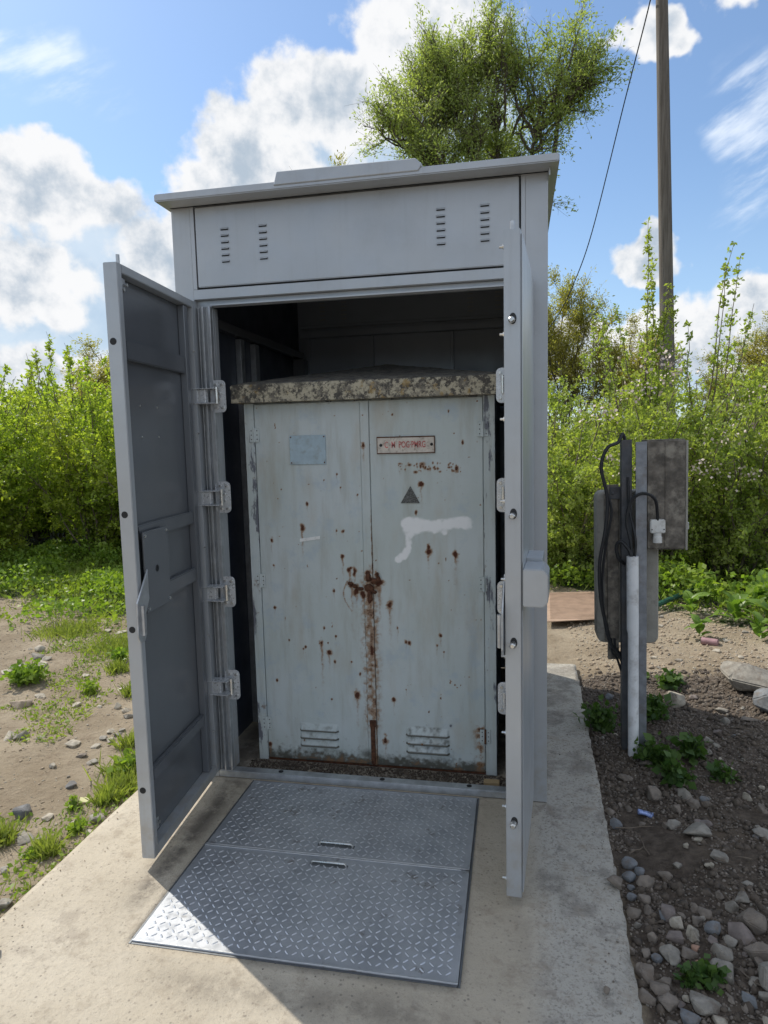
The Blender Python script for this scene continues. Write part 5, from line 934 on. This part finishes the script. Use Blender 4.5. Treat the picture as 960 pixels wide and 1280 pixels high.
# ground cover
def herb_field(name, fn, n, seed, h, leaf, mat, label, asp=.6, cat='ground cover'):
    pts = scatter(fn, n, seed); rg_ = np.random.default_rng(seed+1); hm = h*np.clip((fbm(pts[:, 0]*2.2, pts[:, 1]*2.2, 66, 3)-.25)*2.6, .12, 1.2); z = ground_h(pts[:, 0], pts[:, 1])+hm*rg_.random(n)**.7
    V, Q = leaf_quads(np.stack([pts[:, 0], pts[:, 1], z], -1), leaf, asp, rg_, .15); o = np_mesh(name, V, Q, mat); tag(o, label, cat, kind='stuff')
def inL(r):
    x = -1.7-8*r.random(); y = 1.6+4.6*r.random(); f = float(fbm(np.array(x*1.2), np.array(y*1.2), 8)); g_ = y+(f-.5)*2.2-.28*(-2-x); return (x, y) if g_ > 1.55+1.25*r.random()**.6 else None
def inR(r):
    x = .1+6*r.random(); y = 1.7+4.6*r.random(); f = float(fbm(np.array(x*2), np.array(y*2), 9)); g_ = x*.75+(y-2.2)*.6+(f-.5); return (x, y) if (g_ > 1.40+.35*r.random() or y > 4.15) else None
herb_field('ground_herbs', inL, 42000, 201, .30, .055, M['leaf_herb'], 'thick green nettles and herbs below the left hedge')
herb_field('ground_herbs', inR, 30000, 203, .30, .060, M['leaf_herb'], 'thick bright green herbs below the right hedge')
def blades(name, pts, L, seed, label, spread=.5):
    rg_ = np.random.default_rng(seed); n = len(pts); b = np.stack([pts[:, 0], pts[:, 1], ground_h(pts[:, 0], pts[:, 1])-.005], -1); d = rg_.normal(0, spread, (n, 3)); d[:, 2] = 1; d = unit(d); s = unit(np.cross(d, rg_.normal(size=(n, 3)))); l = (L*rg_.uniform(.4, 1.1, n))[:, None]; w = .0035
    tip = b+d*l; tip[:, 2] -= (l*.25)[:, 0]*np.abs(d[:, 0]); mid = b+d*l*.6
    V = np.stack([b-s*w, b+s*w, mid+s*w*.8, tip], 1); V2 = V.reshape(-1, 3); o = np_mesh(name, V2, np.arange(4*n).reshape(n, 4), M['grass']); tag(o, label, 'grass', kind='stuff')
def clumps(cs, n, seed):
    rg_ = np.random.default_rng(seed); out = []
    for (x, y, r) in cs: out.append(np.array([x, y])+rg_.normal(0, r*.45, (int(n*r*10), 2)))
    return np.concatenate(out)
blades('grass', clumps([(-2.0, .05, .12), (-1.93, -.12, .09), (-1.93, -.22, .06), (-3.2, 1.9, .3), (-2.7, 2.05, .3), (-3.9, 2.2, .3), (-2.3, 2.3, .3), (-1.95, -.6, .05), (-2.55, .98, .07), (-2.9, 1.35, .08), (-2.95, .05, .10), (-2.75, -.15, .07), (-2.2, -.55, .06), (-2.15, .3, .06)], 330, 301), .11, 302, 'tufts of grass beside the path left of the slab')
blades('grass', scatter(lambda r: inL(r), 16000, 303), .16, 304, 'grass growing through the herbs on the left'); blades('grass', scatter(lambda r: inR(r), 5000, 305), .16, 306, 'grass growing through the herbs on the right')
def inPath(r):
    x = -1.83-3.0*r.random(); y = -1.3+3.6*r.random(); f = float(fbm(np.array(x*2.2), np.array(y*2.2), 58)); edge = max(0, .25-(-1.83-x))*.9; return (x, y) if f+edge+.03*(y > .8) > .59 else None
blades('grass', scatter(inPath, 4500, 307), .055, 308, 'short grass shoots scattered over the dry path', .9)
herb_field('small_herbs', inPath, 3200, 309, .03, .026, M['leaf_herb'], 'tiny green seedlings on the dry path', .6)
# separate leafy plants
def herb(name, x, y, r, h, n, leaf, mat, label, group, seed):
    rg_ = np.random.default_rng(seed); z0 = float(ground_h(x, y)); rt = empty(name, (x, y, z0), label=label, cat='plant', group=group); lines = []; C_ = []
    for i in range(max(6, n//14)):
        a = rg_.uniform(0, 6.28); ro = rg_.random()**.5; P = walk((0, 0, 0), (math.cos(a)*ro*r/h, math.sin(a)*ro*r/h, 1), h*rg_.uniform(.6, 1.1), 5, rg_, .12, -.03); lines.append((P, .0025, .001)); k = rg_.integers(1, 5, 14); C_.append(P[k]+rg_.normal(0, leaf*.45, (14, 3)))
    v, q = np_tubes(lines, 3); np_mesh('stems', v, q, M['leaf_dock'], rt); C_ = np.concatenate(C_); C_[:, 2] = np.maximum(C_[:, 2], .006); V, Q = leaf_quads(C_, leaf, .72, rg_, .1); np_mesh('foliage', V, Q, mat, rt)
for i, (x, y, r, h, n, lf, lab) in enumerate([(-3.42, 1.08, .24, .17, 560, .042, 'bushy bright green plant behind the sandy brown block'), (-3.0, 1.55, .13, .12, 220, .035, 'green plant on the rubble left of the path'), (-2.86, .98, .12, .08, 200, .032, 'low green plant at the edge of the dry path, near the sandy block'), (-2.52, 1.02, .10, .13, 140, .03, 'upright weed on the dry path near the open left door'),
      (-1.99, .03, .10, .09, 200, .045, 'leafy weed at the slab edge beside the left door'), (-2.05, -.30, .05, .05, 80, .026, 'small weed left of the slab, above the lone dark stone'), (-1.93, -.45, .06, .05, 90, .028, 'weed hugging the left slab edge'), (-2.0, -.62, .07, .04, 90, .024, 'low weed near the left picture edge by the slab'),
      (.33, .80, .12, .17, 260, .04, 'dark green plant between the slab and the cable post foot'), (.60, .95, .14, .16, 240, .05, 'leafy plant right behind the cable post foot'), (.53, .45, .10, .12, 200, .045, 'leafy plant right of the white pipe foot'), (.57, .26, .10, .10, 200, .045, 'green plant on the soil above the blue wrapper'), (.70, .52, .10, .08, 130, .05, 'low green plant right of the cable post foot'), (.78, .30, .05, .05, 70, .04, 'small plant on the open soil right of the post'),
      (.42, -.86, .035, .03, 36, .036, 'small weed growing in the rubble heap'), (.37, -.87, .03, .03, 30, .032, 'small weed at the left of the rubble heap plant'), (.80, 1.45, .13, .10, 180, .05, 'plant on the soil behind the large pale boulder'), (.62, 1.55, .08, .07, 100, .04, 'little plant on the sunlit soil behind the post')]):
    herb('leafy_plant', x, y, r, h, n, lf, M['leaf_herb'] if x < 0 else M['leaf_shaded'], lab, 'small plants near the slab', 700+i)
def big_leaf_mesh(v_):
    rg_ = np.random.default_rng(v_); V = []; prof = [0, .42, .5, .42, .26, .0]; zs_ = [0, .10, .17, .19, .16, .08]
    for i in range(6):
        w = prof[i]*.62; x = i/5; wv = .02*math.sin(i*2.1+v_)
        for k in (-1, -.5, 0, .5, 1): V.append((x, k*w+0, zs_[i]*1.0+abs(k)*.10*prof[i]+wv*k))
    Q = [(i*5+k, i*5+k+1, i*5+k+6, i*5+k+5) for i in range(5) for k in range(4)]; me = bpy.data.meshes.new('leaf'); me.from_pydata(V, [], Q); me.polygons.foreach_set('use_smooth', [True]*len(Q)); me.materials.append(M['leaf_dock']); return me
BL = [big_leaf_mesh(i) for i in range(4)]
docks = [(1.55, 2.75, .20, 'broad leaved plant nearest the sunlit soil, right of the cable post'), (1.85, 3.15, .22, 'broad leaved plant in the middle of the right hand clump'), (1.30, 3.05, .17, 'broad leaved plant behind the cable post'), (2.15, 2.85, .22, 'large leaved plant at the right picture edge'), (1.20, 2.35, .13, 'grey green plant with spreading leaves beside the pinkish pipe'), (1.55, 2.20, .17, 'broad leaved plant above the pale boulder'), (1.75, 2.55, .19, 'broad leaved plant between the boulder and the bushes'), (2.05, 3.55, .24, 'tallest broad leaved plant under the right bushes'), (1.5, 3.6, .2, 'broad leaved plant at the foot of the hawthorn')]
for (x, y, L, lab) in docks:
    rt = empty('dock_plant', (x, y, float(ground_h(x, y))), label=lab, cat='plant', group='broad leaved plants under the right hedge')
    for k in range(11):
        o = link('leaf', BL[k % 4], None, rt); l = L*rs_.uniform(.65, 1.1); o.scale = (l, l*rs_.uniform(.7, 1), l); o.rotation_euler = (rs_.uniform(-.3, .3), rs_.uniform(-.9, .15), k*2.4+rs_.uniform(-.3, .3)); o.location = (0, 0, .01+.012*k)
for o in bpy.data.objects:
    if o.name.split('.')[0] in ('door_studs', 'guide_bolt', 'hinge_bolts', 'screws', 'rivets', 'vent_rivets', 'plate_screws', 'twigs') or (o.name.split('.')[0] in ('foliage', 'stems', 'crown', 'ivy')): o['kind'] = 'stuff'
# every stone gets the words that tell it apart: size, colour, shape, what it lies beside; ties are told apart by their order
LM = [((.25, -.4), 'by the slab edge pebbles'), ((.40, -.75), 'in the rubble heap'), ((.45, .5), 'round the foot of the cable post'), ((.40, .02), 'near the blue wrapper'), ((.80, .2), 'on the open dark soil'), ((.85, 1.0), 'near the dark boulder'), ((.57, -.45), 'above the rubble heap, away from the slab'), ((.50, -1.15), 'at the bottom right picture corner'), ((.27, -1.0), 'on the soil at the slab corner'), ((.75, -.5), 'at the right picture edge'),
      ((-2.0, -.4), 'beside the weeds at the left slab edge'), ((-2.4, .4), 'on the dry path beside the left door'), ((-2.9, .9), 'round the sandy block'), ((-3.6, 1.5), 'below the left hedge'), ((-2.6, -.2), 'on the open dry path'), ((-3.5, 2.2), 'at the edge of the green herbs'), ((-2.1, 1.2), 'on the path behind the left door'), ((1.2, 2.1), 'near the pinkish pipe piece'), ((.7, 2.6), 'on the sunlit soil by the ribbed sheet'), ((-3.4, .3), 'at the left picture edge')]
bpy.context.view_layer.update()
byl = {}
for o in bpy.data.objects:
    if o.get('category') in ('stone', 'stick') and not any(o['label'] == v for v in special.values()):
        x, y = o.location.x, o.location.y; pl = min(LM, key=lambda q_: (q_[0][0]-x)**2+(q_[0][1]-y)**2)[1]; w = o.scale.x*2
        if o['category'] == 'stick': o['label'] = 'thin dry stick '+pl; byl.setdefault(o['label'], []).append(o); continue
        sz_ = 'tiny' if w < .028 else 'small' if w < .045 else 'medium' if w < .065 else 'larger'; c = o['label'].split(' ')[0]
        if o['label'].startswith('blue grey'): c = 'blue grey'
        if o['label'].startswith('orange brown'): c = 'orange brown'
        if o['label'].startswith('purplish'): c = 'purplish brown'
        if o['label'].startswith('dark'): c = 'dark grey'
        fl = 'flat' if o.scale.z < .55*o.scale.x else 'blocky'; o['label'] = '%s %s %s stone %s' % (sz_, c, fl, pl); byl.setdefault(o['label'], []).append(o)
NUM = ['', '', 'two', 'three', 'four', 'five', 'six', 'seven', 'eight', 'nine', 'ten']; ORD = ['leftmost', 'second', 'third', 'fourth', 'fifth', 'sixth', 'seventh', 'eighth', 'ninth']
for lb_, os_ in byl.items():
    n = len(os_)
    if 1 < n < 10:
        v_ = [(o.location-cam.location) for o in os_]; os_ = [o for _, o in sorted(zip([v.dot(r2)/v.dot(fw) for v in v_], os_), key=lambda p: p[0])]
        for i, o in enumerate(os_): o['label'] = lb_+(', leftmost of %s' % NUM[n] if i == 0 else ', rightmost of %s' % NUM[n] if i == n-1 else ', %s from left' % ORD[i])
